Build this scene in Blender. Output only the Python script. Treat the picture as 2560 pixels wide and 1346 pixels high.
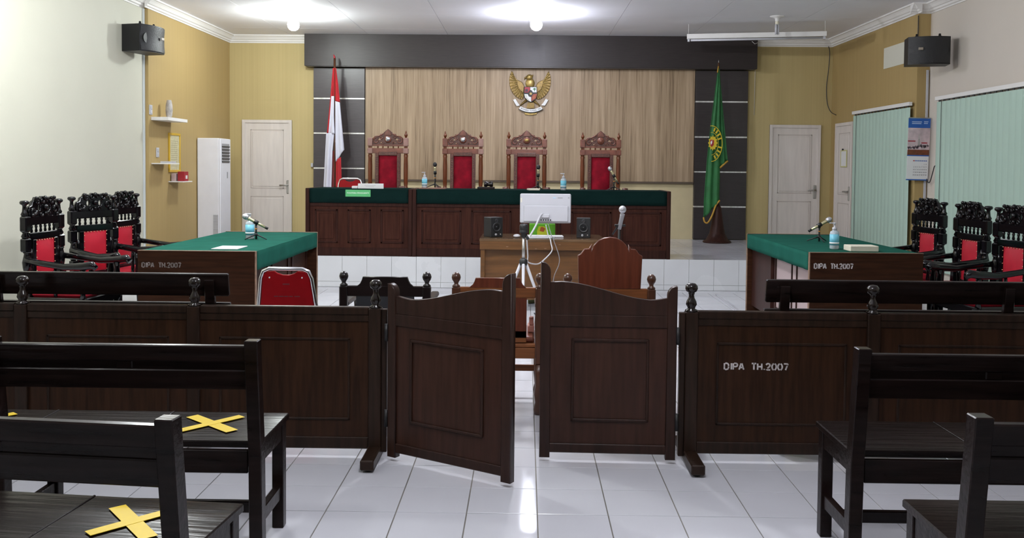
import bpy, bmesh, math, random
from mathutils import Vector, Matrix
PI = math.pi
rng = random.Random(7)
SC = bpy.context.scene
COL = SC.collection
for o in list(bpy.data.objects):
    bpy.data.objects.remove(o)

# ------------------------------------------------------------------ camera
F_PX, CY = 2260.0, 500.0
PITCH, YAW, ROLL = 0.0365, 0.0148, 0.0091
cam_d = bpy.data.cameras.new('camera')
cam = bpy.data.objects.new('camera', cam_d)
COL.objects.link(cam)
SC.camera = cam
cam_d.sensor_width = 36.0
cam_d.sensor_fit = 'HORIZONTAL'
cam_d.lens = 36.0 * F_PX / 2560.0
cam_d.shift_y = -(673.0 - CY) / 2560.0
cam_d.clip_start = 0.05
cam_d.clip_end = 100
cam.location = (0, 0, 1.47)
fwd = Vector((-math.sin(YAW) * math.cos(PITCH), math.cos(YAW) * math.cos(PITCH), -math.sin(PITCH)))
right0 = Vector((math.cos(YAW), math.sin(YAW), 0))
up0 = right0.cross(fwd)
right = right0 * math.cos(ROLL) - up0 * math.sin(ROLL) * -1
up = right.cross(fwd)
cam.rotation_mode = 'QUATERNION'
cam.rotation_quaternion = Matrix((right, up, -fwd)).transposed().to_quaternion()

# ------------------------------------------------------------------ world, exposure
w = bpy.data.worlds.new('world')
SC.world = w
w.use_nodes = True
w.node_tree.nodes['Background'].inputs[0].default_value = (0.75, 0.85, 1.0, 1)
w.node_tree.nodes['Background'].inputs[1].default_value = 0.3
vs = SC.view_settings
vs.view_transform = 'Standard'
vs.look = 'None'
vs.exposure = -0.06
vs.gamma = 1.0
vs.use_curve_mapping = False

# lamps: the two lit bulbs over the bench, an unseen pair over the court, fill lights added nearer
BULB_EMIT = 400.0      # radiance of the two glowing globes above the bench wall
MID_W = 185.0
REAR_FILL_W = 132.0
def lamp(name, loc, power, color, size):
    d = bpy.data.lights.new(name, 'POINT')
    d.energy = power
    d.color = color
    d.shadow_soft_size = size
    o = bpy.data.objects.new(name, d)
    o.location = loc
    COL.objects.link(o)
    return o
lamp('unseen_light', (-3.0, 7.1, 3.27), MID_W, (0.96, 1.0, 0.98), 0.08)
lamp('unseen_light', (0.12, 7.1, 3.27), MID_W, (0.95, 0.96, 1.0), 0.08)
lamp('unseen_light', (-3.0, 2.35, 3.27), REAR_FILL_W * 0.35, (0.97, 1.0, 0.98), 0.08)  # weak fill light added over the public area, no fixture here
lamp('unseen_light', (0.12, 2.35, 3.27), REAR_FILL_W, (0.95, 0.97, 1.0), 0.08)  # fill light added to brighten the near floor and seats, no fixture

# ------------------------------------------------------------------ materials
MATS = {}
def nodes_of(name):
    m = bpy.data.materials.new(name)
    m.use_nodes = True
    nt = m.node_tree
    return m, nt, nt.nodes['Principled BSDF']
def mat(name, col, rough=0.5, metal=0.0, var=0.0, scale=8.0, bump=0.0, emit=0.0, coat=0.0, stretch=(1, 1, 1), trans=0.0, spec=0.5):
    if name in MATS:
        return MATS[name]
    m, nt, p = nodes_of(name)
    p.inputs['Base Color'].default_value = (*col, 1)
    p.inputs['Roughness'].default_value = rough
    p.inputs['Metallic'].default_value = metal
    p.inputs['Specular IOR Level'].default_value = spec
    p.inputs['Coat Weight'].default_value = coat
    p.inputs['Coat Roughness'].default_value = 0.12
    if trans:
        p.inputs['Transmission Weight'].default_value = trans
    if emit:
        p.inputs['Emission Color'].default_value = (*col, 1)
        p.inputs['Emission Strength'].default_value = emit
    tc = nt.nodes.new('ShaderNodeTexCoord')
    mp = nt.nodes.new('ShaderNodeMapping')
    mp.inputs['Scale'].default_value = stretch
    nt.links.new(tc.outputs['Object'], mp.inputs[0])
    nz = nt.nodes.new('ShaderNodeTexNoise')
    nz.inputs['Scale'].default_value = scale
    nz.inputs['Detail'].default_value = 5
    nt.links.new(mp.outputs[0], nz.inputs['Vector'])
    if var:
        r = nt.nodes.new('ShaderNodeValToRGB')
        r.color_ramp.elements[0].position = 0.3
        r.color_ramp.elements[1].position = 0.72
        r.color_ramp.elements[0].color = (*[c * (1 - var) for c in col], 1)
        r.color_ramp.elements[1].color = (*[min(1, c * (1 + var)) for c in col], 1)
        nt.links.new(nz.outputs[0], r.inputs[0])
        nt.links.new(r.outputs[0], p.inputs['Base Color'])
    if bump:
        b = nt.nodes.new('ShaderNodeBump')
        b.inputs['Strength'].default_value = bump
        b.inputs['Distance'].default_value = 0.004
        nt.links.new(nz.outputs[0], b.inputs['Height'])
        nt.links.new(b.outputs[0], p.inputs['Normal'])
    MATS[name] = m
    return m

GRAIN_Z = (14, 14, 1.2)
GRAIN_X = (1.2, 14, 14)
m_bench = mat('black_brown_wood', (0.0090, 0.0052, 0.0045), 0.22, var=0.5, scale=3, bump=0.35, stretch=GRAIN_X, spec=0.14)
m_bar = mat('dark_barrier_wood', (0.0195, 0.0100, 0.0062), 0.36, var=0.4, scale=3, bump=0.2, stretch=GRAIN_Z, spec=0.2)
m_barp = mat('barrier_panel_wood', (0.0265, 0.0110, 0.0055), 0.36, var=0.4, scale=3, bump=0.1, stretch=GRAIN_Z, spec=0.15)
m_fin = mat('polished_finial_wood', (0.010, 0.0055, 0.0042), 0.16, var=0.3, spec=0.45)
m_gate = mat('gate_wood', (0.037, 0.0145, 0.0090), 0.36, var=0.32, scale=3, bump=0.2, stretch=GRAIN_Z, spec=0.2)
m_gatef = mat('gate_frame_wood', (0.026, 0.0115, 0.0078), 0.34, var=0.35, scale=3, bump=0.2, stretch=GRAIN_Z, spec=0.2)
m_judge = mat('judge_bench_wood', (0.044, 0.0155, 0.0105), 0.38, var=0.38, scale=2.5, bump=0.1, stretch=GRAIN_Z, spec=0.08)
m_judged = mat('judge_bench_edge', (0.032, 0.0125, 0.0095), 0.38, var=0.3, scale=2.5, stretch=GRAIN_Z, spec=0.1)
m_table = mat('table_wood', (0.033, 0.0120, 0.0055), 0.5, var=0.35, scale=3, bump=0.1, stretch=GRAIN_X, spec=0.08)
m_worn = mat('worn_edge', (0.20, 0.12, 0.075), 0.55, var=0.3, scale=30)
m_brown = mat('brown_chair_wood', (0.175, 0.062, 0.022), 0.3, var=0.3, scale=3, stretch=GRAIN_X, spec=0.3)
m_red_wood = mat('red_brown_wood', (0.11, 0.028, 0.014), 0.3, var=0.3, scale=3, stretch=GRAIN_Z, spec=0.3)
m_post = mat('turned_post_wood', (0.075, 0.028, 0.014), 0.28, var=0.3, scale=4, stretch=GRAIN_Z)
m_black = mat('black_lacquer', (0.0030, 0.0026, 0.0036), 0.13, var=0.3, coat=0.25, spec=0.3)
m_dkchair = mat('dark_chair_wood', (0.008, 0.0045, 0.0045), 0.28, var=0.3)
m_dkpanel = mat('dark_chair_leather', (0.017, 0.018, 0.022), 0.5, var=0.2, bump=0.2)
m_jchair = mat('carved_chair_wood', (0.165, 0.055, 0.034), 0.34, var=0.35, scale=14, bump=0.15)
m_jdark = mat('carved_chair_dark', (0.095, 0.032, 0.020), 0.4, var=0.45, scale=60, bump=0.8)
m_jlit = mat('lit_chair_block', (0.30, 0.165, 0.135), 0.4, var=0.2, scale=14)  # brighter copy of the carved wood, lamplight put into the block colour
m_jpost = mat('carved_chair_post', (0.135, 0.036, 0.012), 0.25, var=0.25, scale=6, stretch=GRAIN_Z)
m_desk = mat('desk_wood', (0.105, 0.045, 0.012), 0.34, var=0.28, scale=2.5, stretch=GRAIN_X)
m_desktop = mat('desk_top_wood', (0.11, 0.066, 0.035), 0.16, var=0.2, scale=2.5, stretch=GRAIN_X)
m_velvet = mat('crimson_velvet', (0.21, 0.0045, 0.015), 0.85, var=0.38, scale=9, bump=0.3, spec=0.15)
m_redpad = mat('red_leatherette', (0.36, 0.010, 0.024), 0.5, var=0.1, scale=9, spec=0.25)
m_redplas = mat('red_vinyl', (0.23, 0.0045, 0.007), 0.42, var=0.1, spec=0.08)
m_stud = mat('brass_stud', (0.75, 0.6, 0.35), 0.3, 1.0)
m_chrome = mat('chrome', (0.78, 0.78, 0.8), 0.15, 1.0)
m_steel = mat('brushed_steel', (0.48, 0.47, 0.45), 0.35, 0.9, var=0.1)
m_silver = mat('silver_disc', (0.72, 0.72, 0.82), 0.22, 0.9, var=0.5, scale=40, bump=0.8)
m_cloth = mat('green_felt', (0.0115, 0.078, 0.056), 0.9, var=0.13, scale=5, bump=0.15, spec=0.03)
m_cloth2 = mat('green_felt_shaded', (0.0045, 0.0160, 0.0145), 0.9, var=0.13, scale=5, bump=0.15, spec=0.03)  # same green felt, weaker light put into a darker colour
m_cream = mat('cream_wall_paint', (0.575, 0.565, 0.475), 0.6, var=0.035, scale=0.9, bump=0.06, spec=0.3)
m_creamr = mat('cream_wall_paint_right', (0.61, 0.555, 0.49), 0.6, var=0.035, scale=0.9, bump=0.06, spec=0.3)
m_white = mat('white_paint', (0.80, 0.78, 0.76), 0.5, var=0.03, scale=3)
m_door = mat('door_paint', (0.72, 0.66, 0.62), 0.42, var=0.06, scale=3, stretch=(6, 6, 0.7))
m_groove = mat('door_groove', (0.52, 0.46, 0.42), 0.5)
m_plastic = mat('white_plastic', (0.52, 0.52, 0.56), 0.35)
m_ac = mat('ac_white', (0.80, 0.80, 0.86), 0.4, var=0.02)
m_grey = mat('grey_plastic', (0.33, 0.33, 0.35), 0.5)
m_blackp = mat('black_plastic', (0.0055, 0.0055, 0.0062), 0.5, var=0.15)
m_blackg = mat('black_grille', (0.012, 0.012, 0.014), 0.45, var=0.3, scale=200, bump=0.6)
m_ceil = mat('ceiling_board', (0.90, 0.90, 0.95), 0.6, var=0.03, scale=1.2)
m_seam = mat('ceiling_seam', (0.90, 0.90, 0.93), 0.6)
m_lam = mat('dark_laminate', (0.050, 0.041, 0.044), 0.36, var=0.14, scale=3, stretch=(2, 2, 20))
m_lamd = mat('dark_laminate_shaded', (0.034, 0.027, 0.027), 0.36, var=0.14, scale=3, stretch=(2, 2, 20))  # same laminate darkened, shade on the right column put into its colour
m_beam = mat('beam_laminate', (0.0270, 0.0205, 0.0200), 0.42, var=0.14, scale=3, stretch=(2, 2, 20), spec=0.35)
m_metalstrip = mat('metal_strip', (0.90, 0.88, 0.78), 0.3, 0.35, var=0.3, scale=22, stretch=(1, 0.1, 0.1))
m_gold = mat('gold_relief', (0.33, 0.225, 0.065), 0.38, 0.45, var=0.3, scale=30)
m_goldd = mat('gold_relief_dark', (0.19, 0.12, 0.03), 0.42, 0.45, var=0.3, scale=30)
m_flagred = mat('flag_red', (0.42, 0.010, 0.018), 0.75, var=0.15, scale=5)
m_flagwht = mat('flag_white', (0.62, 0.62, 0.72), 0.75, var=0.05, scale=5)
m_flaggrn = mat('flag_green', (0.018, 0.135, 0.035), 0.7, var=0.2, scale=6)
m_yellow = mat('yellow_thread', (0.62, 0.45, 0.02), 0.6, var=0.1)
m_fringe = mat('gold_fringe', (0.45, 0.25, 0.03), 0.7, var=0.4, scale=120)
m_tape = mat('yellow_tape', (0.64, 0.45, 0.012), 0.4, var=0.04, spec=0.15)
m_blind = mat('green_blind_fabric', (0.43, 0.575, 0.49), 0.7, var=0.06, scale=1.2, stretch=(4, 4, 0.4))
m_tile = None
m_bottle = mat('clear_plastic', (0.80, 0.86, 0.92), 0.12, trans=0.5)
m_label = mat('bottle_label_blue', (0.16, 0.50, 0.64), 0.4)
m_paper = mat('white_paper', (0.78, 0.78, 0.78), 0.7)
m_creambox = mat('cream_box', (0.72, 0.68, 0.55), 0.6)
m_sign = mat('green_sign', (0.09, 0.42, 0.15), 0.5)
m_signtext = mat('white_print', (0.85, 0.85, 0.85), 0.6)
m_stencil = mat('stencil_paint', (0.50, 0.46, 0.46), 0.6, var=0.35, scale=60)
m_stencild = mat('stencil_paint_faded', (0.19, 0.16, 0.15), 0.6, var=0.5, scale=60)
m_micbody = mat('champagne_metal', (0.72, 0.66, 0.40), 0.25, 0.7)
m_micgrille = mat('silver_mesh', (0.55, 0.55, 0.58), 0.4, 0.7, var=0.3, scale=150, bump=0.7)
m_orange = mat('orange_ring', (0.8, 0.3, 0.02), 0.5)
m_blue = mat('calendar_blue', (0.02, 0.11, 0.42), 0.4, var=0.1)
m_pink = mat('photo_sky', (0.60, 0.48, 0.50), 0.4, var=0.25, scale=12)
m_dkred = mat('dark_red', (0.34, 0.015, 0.025), 0.5)
m_figs = mat('photo_dark', (0.035, 0.02, 0.03), 0.4, var=0.5, scale=30)
m_phbrown = mat('photo_brown', (0.17, 0.05, 0.02), 0.4, var=0.3, scale=30)
m_ylwframe = mat('yellow_frame', (0.58, 0.36, 0.02), 0.4)
m_paperdoc = mat('framed_document', (0.56, 0.52, 0.33), 0.5, var=0.12, scale=22)
m_grnbox = mat('green_carton', (0.16, 0.56, 0.03), 0.45)
m_grnbox2 = mat('yellow_print', (0.66, 0.72, 0.03), 0.45)
m_bulb = mat('lit_bulb', (0.93, 1.0, 0.97), 0.5, emit=BULB_EMIT)
m_bulb2 = mat('lit_bulb_bluish', (0.84, 0.87, 1.0), 0.5, emit=BULB_EMIT * 0.98)
m_vase = mat('vase_ceramic', (0.45, 0.42, 0.40), 0.4, var=0.4, scale=16)
m_patch = mat('white_patch', (0.66, 0.65, 0.56), 0.6)
m_cable = mat('grey_cable', (0.55, 0.55, 0.58), 0.5)
m_cableb = mat('dark_cable', (0.04, 0.04, 0.04), 0.5)
m_pinkpad = mat('pink_pad', (0.42, 0.18, 0.14), 0.5)
m_reflpanel = mat('pale_reflection_panel', (0.40, 0.31, 0.31), 0.4)  # pale tone stands in for a reflection on glossy wood

def wallpaper(name, a, b):
    """gold wall covering with fine vertical ribs"""
    m, nt, p = nodes_of(name)
    tc = nt.nodes.new('ShaderNodeTexCoord')
    mp = nt.nodes.new('ShaderNodeMapping')
    mp.inputs['Scale'].default_value = (38, 38, 0.15)
    nt.links.new(tc.outputs['Object'], mp.inputs[0])
    nz = nt.nodes.new('ShaderNodeTexNoise')
    nz.inputs['Scale'].default_value = 1.0
    nz.inputs['Detail'].default_value = 4
    nt.links.new(mp.outputs[0], nz.inputs['Vector'])
    r = nt.nodes.new('ShaderNodeValToRGB')
    r.color_ramp.elements[0].position = 0.3
    r.color_ramp.elements[1].position = 0.7
    r.color_ramp.elements[0].color = (*a, 1)
    r.color_ramp.elements[1].color = (*b, 1)
    nt.links.new(nz.outputs[0], r.inputs[0])
    nt.links.new(r.outputs[0], p.inputs['Base Color'])
    bp = nt.nodes.new('ShaderNodeBump')
    bp.inputs['Strength'].default_value = 0.05
    bp.inputs['Distance'].default_value = 0.003
    nt.links.new(nz.outputs[0], bp.inputs['Height'])
    nt.links.new(bp.outputs[0], p.inputs['Normal'])
    p.inputs['Roughness'].default_value = 0.6
    p.inputs['Specular IOR Level'].default_value = 0.35
    return m
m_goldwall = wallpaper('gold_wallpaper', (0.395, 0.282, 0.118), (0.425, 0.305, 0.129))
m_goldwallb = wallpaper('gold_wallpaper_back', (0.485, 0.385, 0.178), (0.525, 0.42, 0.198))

def veneer():
    m, nt, p = nodes_of('streaked_oak_veneer')
    tc = nt.nodes.new('ShaderNodeTexCoord')
    mixv = None
    outs = []
    for sx, sz, sc in ((7, 0.35, 1.0), (45, 1.1, 1.0), (160, 3.0, 1.0)):
        mp = nt.nodes.new('ShaderNodeMapping')
        mp.inputs['Scale'].default_value = (sx, sx, sz)
        nt.links.new(tc.outputs['Object'], mp.inputs[0])
        nz = nt.nodes.new('ShaderNodeTexNoise')
        nz.inputs['Scale'].default_value = sc
        nz.inputs['Detail'].default_value = 4
        nt.links.new(mp.outputs[0], nz.inputs['Vector'])
        outs.append(nz.outputs[0])
    a = nt.nodes.new('ShaderNodeMath'); a.operation = 'ADD'
    nt.links.new(outs[0], a.inputs[0]); nt.links.new(outs[1], a.inputs[1])
    b = nt.nodes.new('ShaderNodeMath'); b.operation = 'MULTIPLY_ADD'
    nt.links.new(a.outputs[0], b.inputs[0]); b.inputs[1].default_value = 0.36
    c = nt.nodes.new('ShaderNodeMath'); c.operation = 'MULTIPLY'
    nt.links.new(outs[2], c.inputs[0]); c.inputs[1].default_value = 0.28
    nt.links.new(c.outputs[0], b.inputs[2])
    r = nt.nodes.new('ShaderNodeValToRGB')
    e = r.color_ramp.elements
    e[0].position = 0.37; e[0].color = (0.165, 0.108, 0.058, 1)
    e[1].position = 0.60; e[1].color = (0.440, 0.320, 0.205, 1)
    x = e.new(0.46); x.color = (0.31, 0.215, 0.127, 1)
    x = e.new(0.53); x.color = (0.365, 0.26, 0.16, 1)
    nt.links.new(b.outputs[0], r.inputs[0])
    nt.links.new(r.outputs[0], p.inputs['Base Color'])
    p.inputs['Roughness'].default_value = 0.48
    return m
m_veneer = veneer()

def tilemat(name, base, rough, grime=0.12):
    m, nt, p = nodes_of(name)
    tc = nt.nodes.new('ShaderNodeTexCoord')
    geo = nt.nodes.new('ShaderNodeNewGeometry')
    oi = nt.nodes.new('ShaderNodeObjectInfo')
    nz = nt.nodes.new('ShaderNodeTexNoise')
    nz.inputs['Scale'].default_value = 1.6
    nz.inputs['Detail'].default_value = 6
    nt.links.new(geo.outputs['Position'], nz.inputs['Vector'])
    r = nt.nodes.new('ShaderNodeValToRGB')
    r.color_ramp.elements[0].position = 0.25
    r.color_ramp.elements[1].position = 0.7
    r.color_ramp.elements[0].color = (*[c * (1 - grime) for c in base], 1)
    r.color_ramp.elements[1].color = (*base, 1)
    nt.links.new(nz.outputs[0], r.inputs[0])
    nt.links.new(r.outputs[0], p.inputs['Base Color'])
    p.inputs['Roughness'].default_value = rough
    rr = nt.nodes.new('ShaderNodeMapRange')
    rr.inputs['To Min'].default_value = rough * 0.6
    rr.inputs['To Max'].default_value = rough * 1.5
    nt.links.new(nz.outputs[0], rr.inputs[0])
    nt.links.new(rr.outputs[0], p.inputs['Roughness'])
    return m
m_tile = tilemat('floor_tile_glaze', (0.70, 0.70, 0.755), 0.13)
m_tilew = tilemat('platform_tile_glaze', (0.74, 0.75, 0.77), 0.25)
m_grout = mat('grout', (0.20, 0.185, 0.16), 0.8, var=0.3, scale=4)
m_groutw = mat('riser_grout', (0.50, 0.50, 0.47), 0.8, var=0.2, scale=4)

# ------------------------------------------------------------------ mesh helpers
class MB:
    def __init__(self):
        self.bm = bmesh.new()
    def box(self, x0, x1, y0, y1, z0, z1, bev=0.0, mx=None):
        vs_ = [(x, y, z) for x in (x0, x1) for y in (y0, y1) for z in (z0, z1)]
        v = [self.bm.verts.new(p) for p in vs_]
        fs = [self.bm.faces.new([v[i] for i in f]) for f in ((0, 1, 3, 2), (4, 6, 7, 5), (0, 4, 5, 1), (2, 3, 7, 6), (0, 2, 6, 4), (1, 5, 7, 3))]
        if bev:
            es = list({e for f in fs for e in f.edges})
            r = bmesh.ops.bevel(self.bm, geom=es, offset=bev, segments=1, affect='EDGES', profile=0.5)
            v = list({vv for f in r['faces'] for vv in f.verts} | {x for x in v if x.is_valid})
        if mx is not None:
            for q in v:
                q.co = mx @ q.co
        return self
    def bar(self, a, b, wx, wy, bev=0.0, up=(0, 0, 1)):
        """box section bar from a to b"""
        a, b = Vector(a), Vector(b)
        d = b - a
        L = d.length
        z = d.normalized()
        u = Vector(up)
        if abs(z.dot(u)) > 0.98:
            u = Vector((0, 1, 0))
        x = u.cross(z).normalized()
        y = z.cross(x)
        m = Matrix((x, y, z)).transposed().to_4x4()
        m.translation = a
        return self.box(-wx / 2, wx / 2, -wy / 2, wy / 2, 0, L, bev, m)
    def lathe(self, prof, c=(0, 0, 0), n=16, axis='z', mx=None):
        """prof: list of (r, h)"""
        rings = []
        for r, h in prof:
            ring = []
            for k in range(n):
                t = 2 * PI * k / n
                p = Vector((r * math.cos(t), r * math.sin(t), h))
                if axis == 'x':
                    p = Vector((p.z, p.x, p.y))
                elif axis == 'y':
                    p = Vector((p.x, p.z, p.y))
                p = p + Vector(c)
                if mx is not None:
                    p = mx @ p
                ring.append(self.bm.verts.new(p))
            rings.append(ring)
        for a, b in zip(rings, rings[1:]):
            for k in range(n):
                f = self.bm.faces.new((a[k], a[(k + 1) % n], b[(k + 1) % n], b[k]))
                f.smooth = True
        self.bm.faces.new(list(reversed(rings[0])))
        self.bm.faces.new(rings[-1])
        return self
    def cyl(self, c, r, h, n=16, axis='z', mx=None):
        return self.lathe([(r, 0), (r, h)], c, n, axis, mx)
    def ball(self, c, r, n=12, s=(1, 1, 1)):
        pr = [(max(1e-4, r * math.sin(PI * k / 8)), -r * math.cos(PI * k / 8)) for k in range(9)]
        mx = Matrix.Translation(Vector(c)) @ Matrix.Diagonal((*s, 1))
        return self.lathe(pr, (0, 0, 0), n, 'z', mx)
    def tube(self, pts, r, n=8, smooth=True, sub=0):
        pts = [Vector(p) for p in pts]
        if sub:
            q = []
            P = [pts[0]] + pts + [pts[-1]]
            for i in range(1, len(P) - 2):
                p0, p1, p2, p3 = P[i - 1:i + 3]
                for k in range(sub):
                    t = k / sub
                    q.append(0.5 * ((2 * p1) + (-p0 + p2) * t + (2 * p0 - 5 * p1 + 4 * p2 - p3) * t * t + (-p0 + 3 * p1 - 3 * p2 + p3) * t ** 3))
            q.append(pts[-1])
            pts = q
        rr = r if isinstance(r, (list, tuple)) else [r] * len(pts)
        if len(rr) != len(pts):
            rr = [rr[min(len(rr) - 1, int(i * len(rr) / len(pts)))] for i in range(len(pts))]
        rings = []
        ref = None
        for i, p in enumerate(pts):
            d = (pts[min(i + 1, len(pts) - 1)] - pts[max(i - 1, 0)])
            if d.length < 1e-9:
                d = Vector((0, 0, 1))
            d.normalize()
            if ref is None:
                ref = Vector((0, 0, 1)) if abs(d.z) < 0.9 else Vector((1, 0, 0))
            x = (ref - d * ref.dot(d)).normalized()
            y = d.cross(x)
            ref = x
            rings.append([self.bm.verts.new(p + (x * math.cos(2 * PI * k / n) + y * math.sin(2 * PI * k / n)) * rr[i]) for k in range(n)])
        for a, b in zip(rings, rings[1:]):
            for k in range(n):
                f = self.bm.faces.new((a[k], a[(k + 1) % n], b[(k + 1) % n], b[k]))
                f.smooth = smooth
        self.bm.faces.new(list(reversed(rings[0])))
        self.bm.faces.new(rings[-1])
        return self
    def plate(self, outlines, y0, y1, bev=0.0, holes=True):
        """2D outlines in (x, z), extruded from y0 to y1 (curve fill handles the holes)"""
        cu = bpy.data.curves.new('tmp', 'CURVE')
        cu.dimensions = '2D'
        cu.fill_mode = 'BOTH'
        for ol in outlines:
            s = cu.splines.new('POLY')
            s.points.add(len(ol) - 1)
            for k, (x, z) in enumerate(ol):
                s.points[k].co = (x, z, 0, 1)
            s.use_cyclic_u = True
        th = abs(y1 - y0)
        cu.extrude = th / 2 - bev
        cu.bevel_depth = bev
        cu.bevel_resolution = 0
        cu.offset = -bev
        self._add_curve(cu, Matrix(((1, 0, 0, 0), (0, 0, 1, (y0 + y1) / 2), (0, 1, 0, 0), (0, 0, 0, 1))))
        return self
    def _add_curve(self, cu, mx):
        ob = bpy.data.objects.new('tmp', cu)
        COL.objects.link(ob)
        dg = bpy.context.evaluated_depsgraph_get()
        me = bpy.data.meshes.new_from_object(ob.evaluated_get(dg))
        n0 = len(self.bm.verts)
        self.bm.from_mesh(me)
        self.bm.verts.ensure_lookup_table()
        for v in self.bm.verts[n0:]:
            v.co = mx @ v.co
        bpy.data.objects.remove(ob)
        bpy.data.curves.remove(cu)
        bpy.data.meshes.remove(me)
    def text(self, s, size, mx, ext=0.0006, align='CENTER'):
        cu = bpy.data.curves.new('tmp', 'FONT')
        cu.body = s
        cu.size = size
        cu.extrude = ext
        cu.align_x = align
        cu.align_y = 'CENTER'
        cu.resolution_u = 2
        self._add_curve(cu, mx)
        return self
    def poly(self, pts, smooth=False):
        f = self.bm.faces.new([self.bm.verts.new(p) for p in pts])
        f.smooth = smooth
        return self
    def ribbon(self, pts, wd, y0, y1):
        """flat stroke in the x,z plane"""
        for (a, b) in zip(pts, pts[1:]):
            a, b = Vector((a[0], a[1])), Vector((b[0], b[1]))
            d = b - a
            if d.length < 1e-6:
                continue
            n = Vector((-d.y, d.x)).normalized() * wd / 2
            q = [a - n, b - n, b + n, a + n]
            lo = [self.bm.verts.new((p.x, y0, p.y)) for p in q]
            hi = [self.bm.verts.new((p.x, y1, p.y)) for p in q]
            self.bm.faces.new(lo)
            self.bm.faces.new(list(reversed(hi)))
            for k in range(4):
                self.bm.faces.new((lo[k], hi[k], hi[(k + 1) % 4], lo[(k + 1) % 4]))
        return self
    def mesh(self, name, m):
        bmesh.ops.recalc_face_normals(self.bm, faces=self.bm.faces)
        me = bpy.data.meshes.new(name)
        self.bm.to_mesh(me)
        self.bm.free()
        for mm in (m if isinstance(m, (list, tuple)) else [m]):
            me.materials.append(mm)
        return me
    def out(self, name, m, parent=None, label=None, cat=None, group=None, kind=None, loc=None, rot=None):
        o = bpy.data.objects.new(name, self.mesh(name, m))
        COL.objects.link(o)
        if parent is not None:
            o.parent = parent
        if loc is not None:
            o.location = loc
        if rot is not None:
            o.rotation_euler = rot
        tag(o, label, cat, group, kind)
        return o

def tag(o, label=None, cat=None, group=None, kind=None):
    if label: o['label'] = label
    if cat: o['category'] = cat
    if group: o['group'] = group
    if kind: o['kind'] = kind
    return o
def thing(name, label, cat, loc=(0, 0, 0), rz=0.0, group=None, kind=None):
    o = bpy.data.objects.new(name, None)
    COL.objects.link(o)
    o.empty_display_size = 0.1
    o.location = loc
    o.rotation_euler = (0, 0, rz)
    return tag(o, label, cat, group, kind)
def dup(o, parent=None):
    c = o.copy()
    COL.objects.link(c)
    if parent is not None:
        c.parent = parent
    for ch in list(o.children):
        dup(ch, c)
    return c
def dup_at(o, loc, rz, label):
    c = dup(o)
    c.location = loc
    c.rotation_euler = (0, 0, rz)
    c['label'] = label
    return c
def piece(me, name, parent, loc, rot=None):
    o = bpy.data.objects.new(name, me)
    COL.objects.link(o)
    o.parent = parent
    o.location = loc
    if rot:
        o.rotation_euler = rot
    return o

def box_mesh(name, m, x0, x1, y0, y1, z0, z1, bev=0.0):
    return MB().box(x0, x1, y0, y1, z0, z1, bev).mesh(name, m)

# ================================================================== THE ROOM
H = 3.47
XL, XR = -4.61, 4.70          # gold partitions
XLC, XRC = -4.67, 4.85        # cream walls nearer the camera
YB = 14.03
YF = -5.0
YJ = 11.0                     # where the cream walls end
YRIS = 10.857                 # front of the raised platform
ZP = 0.374

floor = MB().box(XLC - 0.2, XRC + 0.2, YF - 0.2, YB + 0.2, -0.12, -0.004).out('floor', m_grout, kind='structure', label='glossy white ceramic tile floor with dark joints')
GX, GY, T = 0.0635, 3.78, 0.3
cells = []
for i in range(-16, 17):
    for j in range(-29, 24):
        x0, y0 = GX + i * T, GY + j * T
        xa, xb, ya, yb = x0 + .0016, x0 + T - .0016, y0 + .0016, y0 + T - .0016
        if xa < XLC or xb > XRC or yb > YRIS + 0.01:
            if yb > YRIS + 0.01 or xb < XLC or xa > XRC:
                continue
        cx, cyy = x0 + T / 2, y0 + T / 2
        inview = cyy > 1.9 and abs(cx - 0.0) < 0.575 * cyy + 0.1
        cells.append((0 if inview else 1, cyy if inview else 99, cx, cyy))
cells.sort()
tile_me = box_mesh('tile', m_tile, -T / 2 + .0025, T / 2 - .0025, -T / 2 + .0025, T / 2 - .0025, -0.012, 0.0, 0.0009)
rest = MB()
for k, (a, b, cx, cyy) in enumerate(cells):
    if k < 300:
        piece(tile_me, 'tile', floor, (cx, cyy, rng.uniform(-0.0003, 0.0003)), (rng.uniform(-.0012, .0012), rng.uniform(-.0012, .0012), 0))
    else:
        rest.box(cx - T / 2 + .0025, cx + T / 2 - .0025, cyy - T / 2 + .0025, cyy + T / 2 - .0025, -0.012, 0)
# strip of cut tiles along the riser and beside the platform
yl = GY + 23 * T
rest.box(XLC, XRC, yl + .002, YRIS + 0.1, -0.012, 0)
rest.out('tile', m_tile, floor, kind='stuff')

# platform
PX0, PX1 = -3.5, 3.56
plat = MB().box(PX0, PX1, YRIS + 0.008, YB, 0.0, ZP - 0.008).out('floor_platform', m_groutw, kind='structure', label='raised platform faced with white tiles under the judges bench')
rx0 = GX - 12 * T + 0.03
x = PX0
xs = [PX0]
xx = -3.4
while xx < PX1 - 0.02:
    xs.append(xx)
    xx += 0.2985
xs.append(PX1)
for a, b in zip(xs, xs[1:]):
    MB().box(a + .002, b - .002, YRIS, YRIS + 0.01, 0.068, ZP, 0.001).out('tile', m_tilew, plat)
    MB().box(a + .002, b - .002, YRIS, YRIS + 0.01, 0.003, 0.065, 0.001).out('tile', m_tilew, plat)
    y = YRIS
    k = 0
    for a2, b2 in ((YRIS + 0.0, 11.15), (11.15, 11.45), (11.45, 11.75), (11.75, 12.05), (12.05, 12.35), (12.35, 12.65), (12.65, 12.95), (12.95, 13.25), (13.25, 13.55), (13.55, 13.85), (13.85, 14.03)):
        MB().box(a + .002, b - .002, a2 + .002 + (0.008 if k == 0 else 0), b2 - .002, ZP - 0.01, ZP).out('tile', m_tile, plat)
        k += 1

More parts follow.
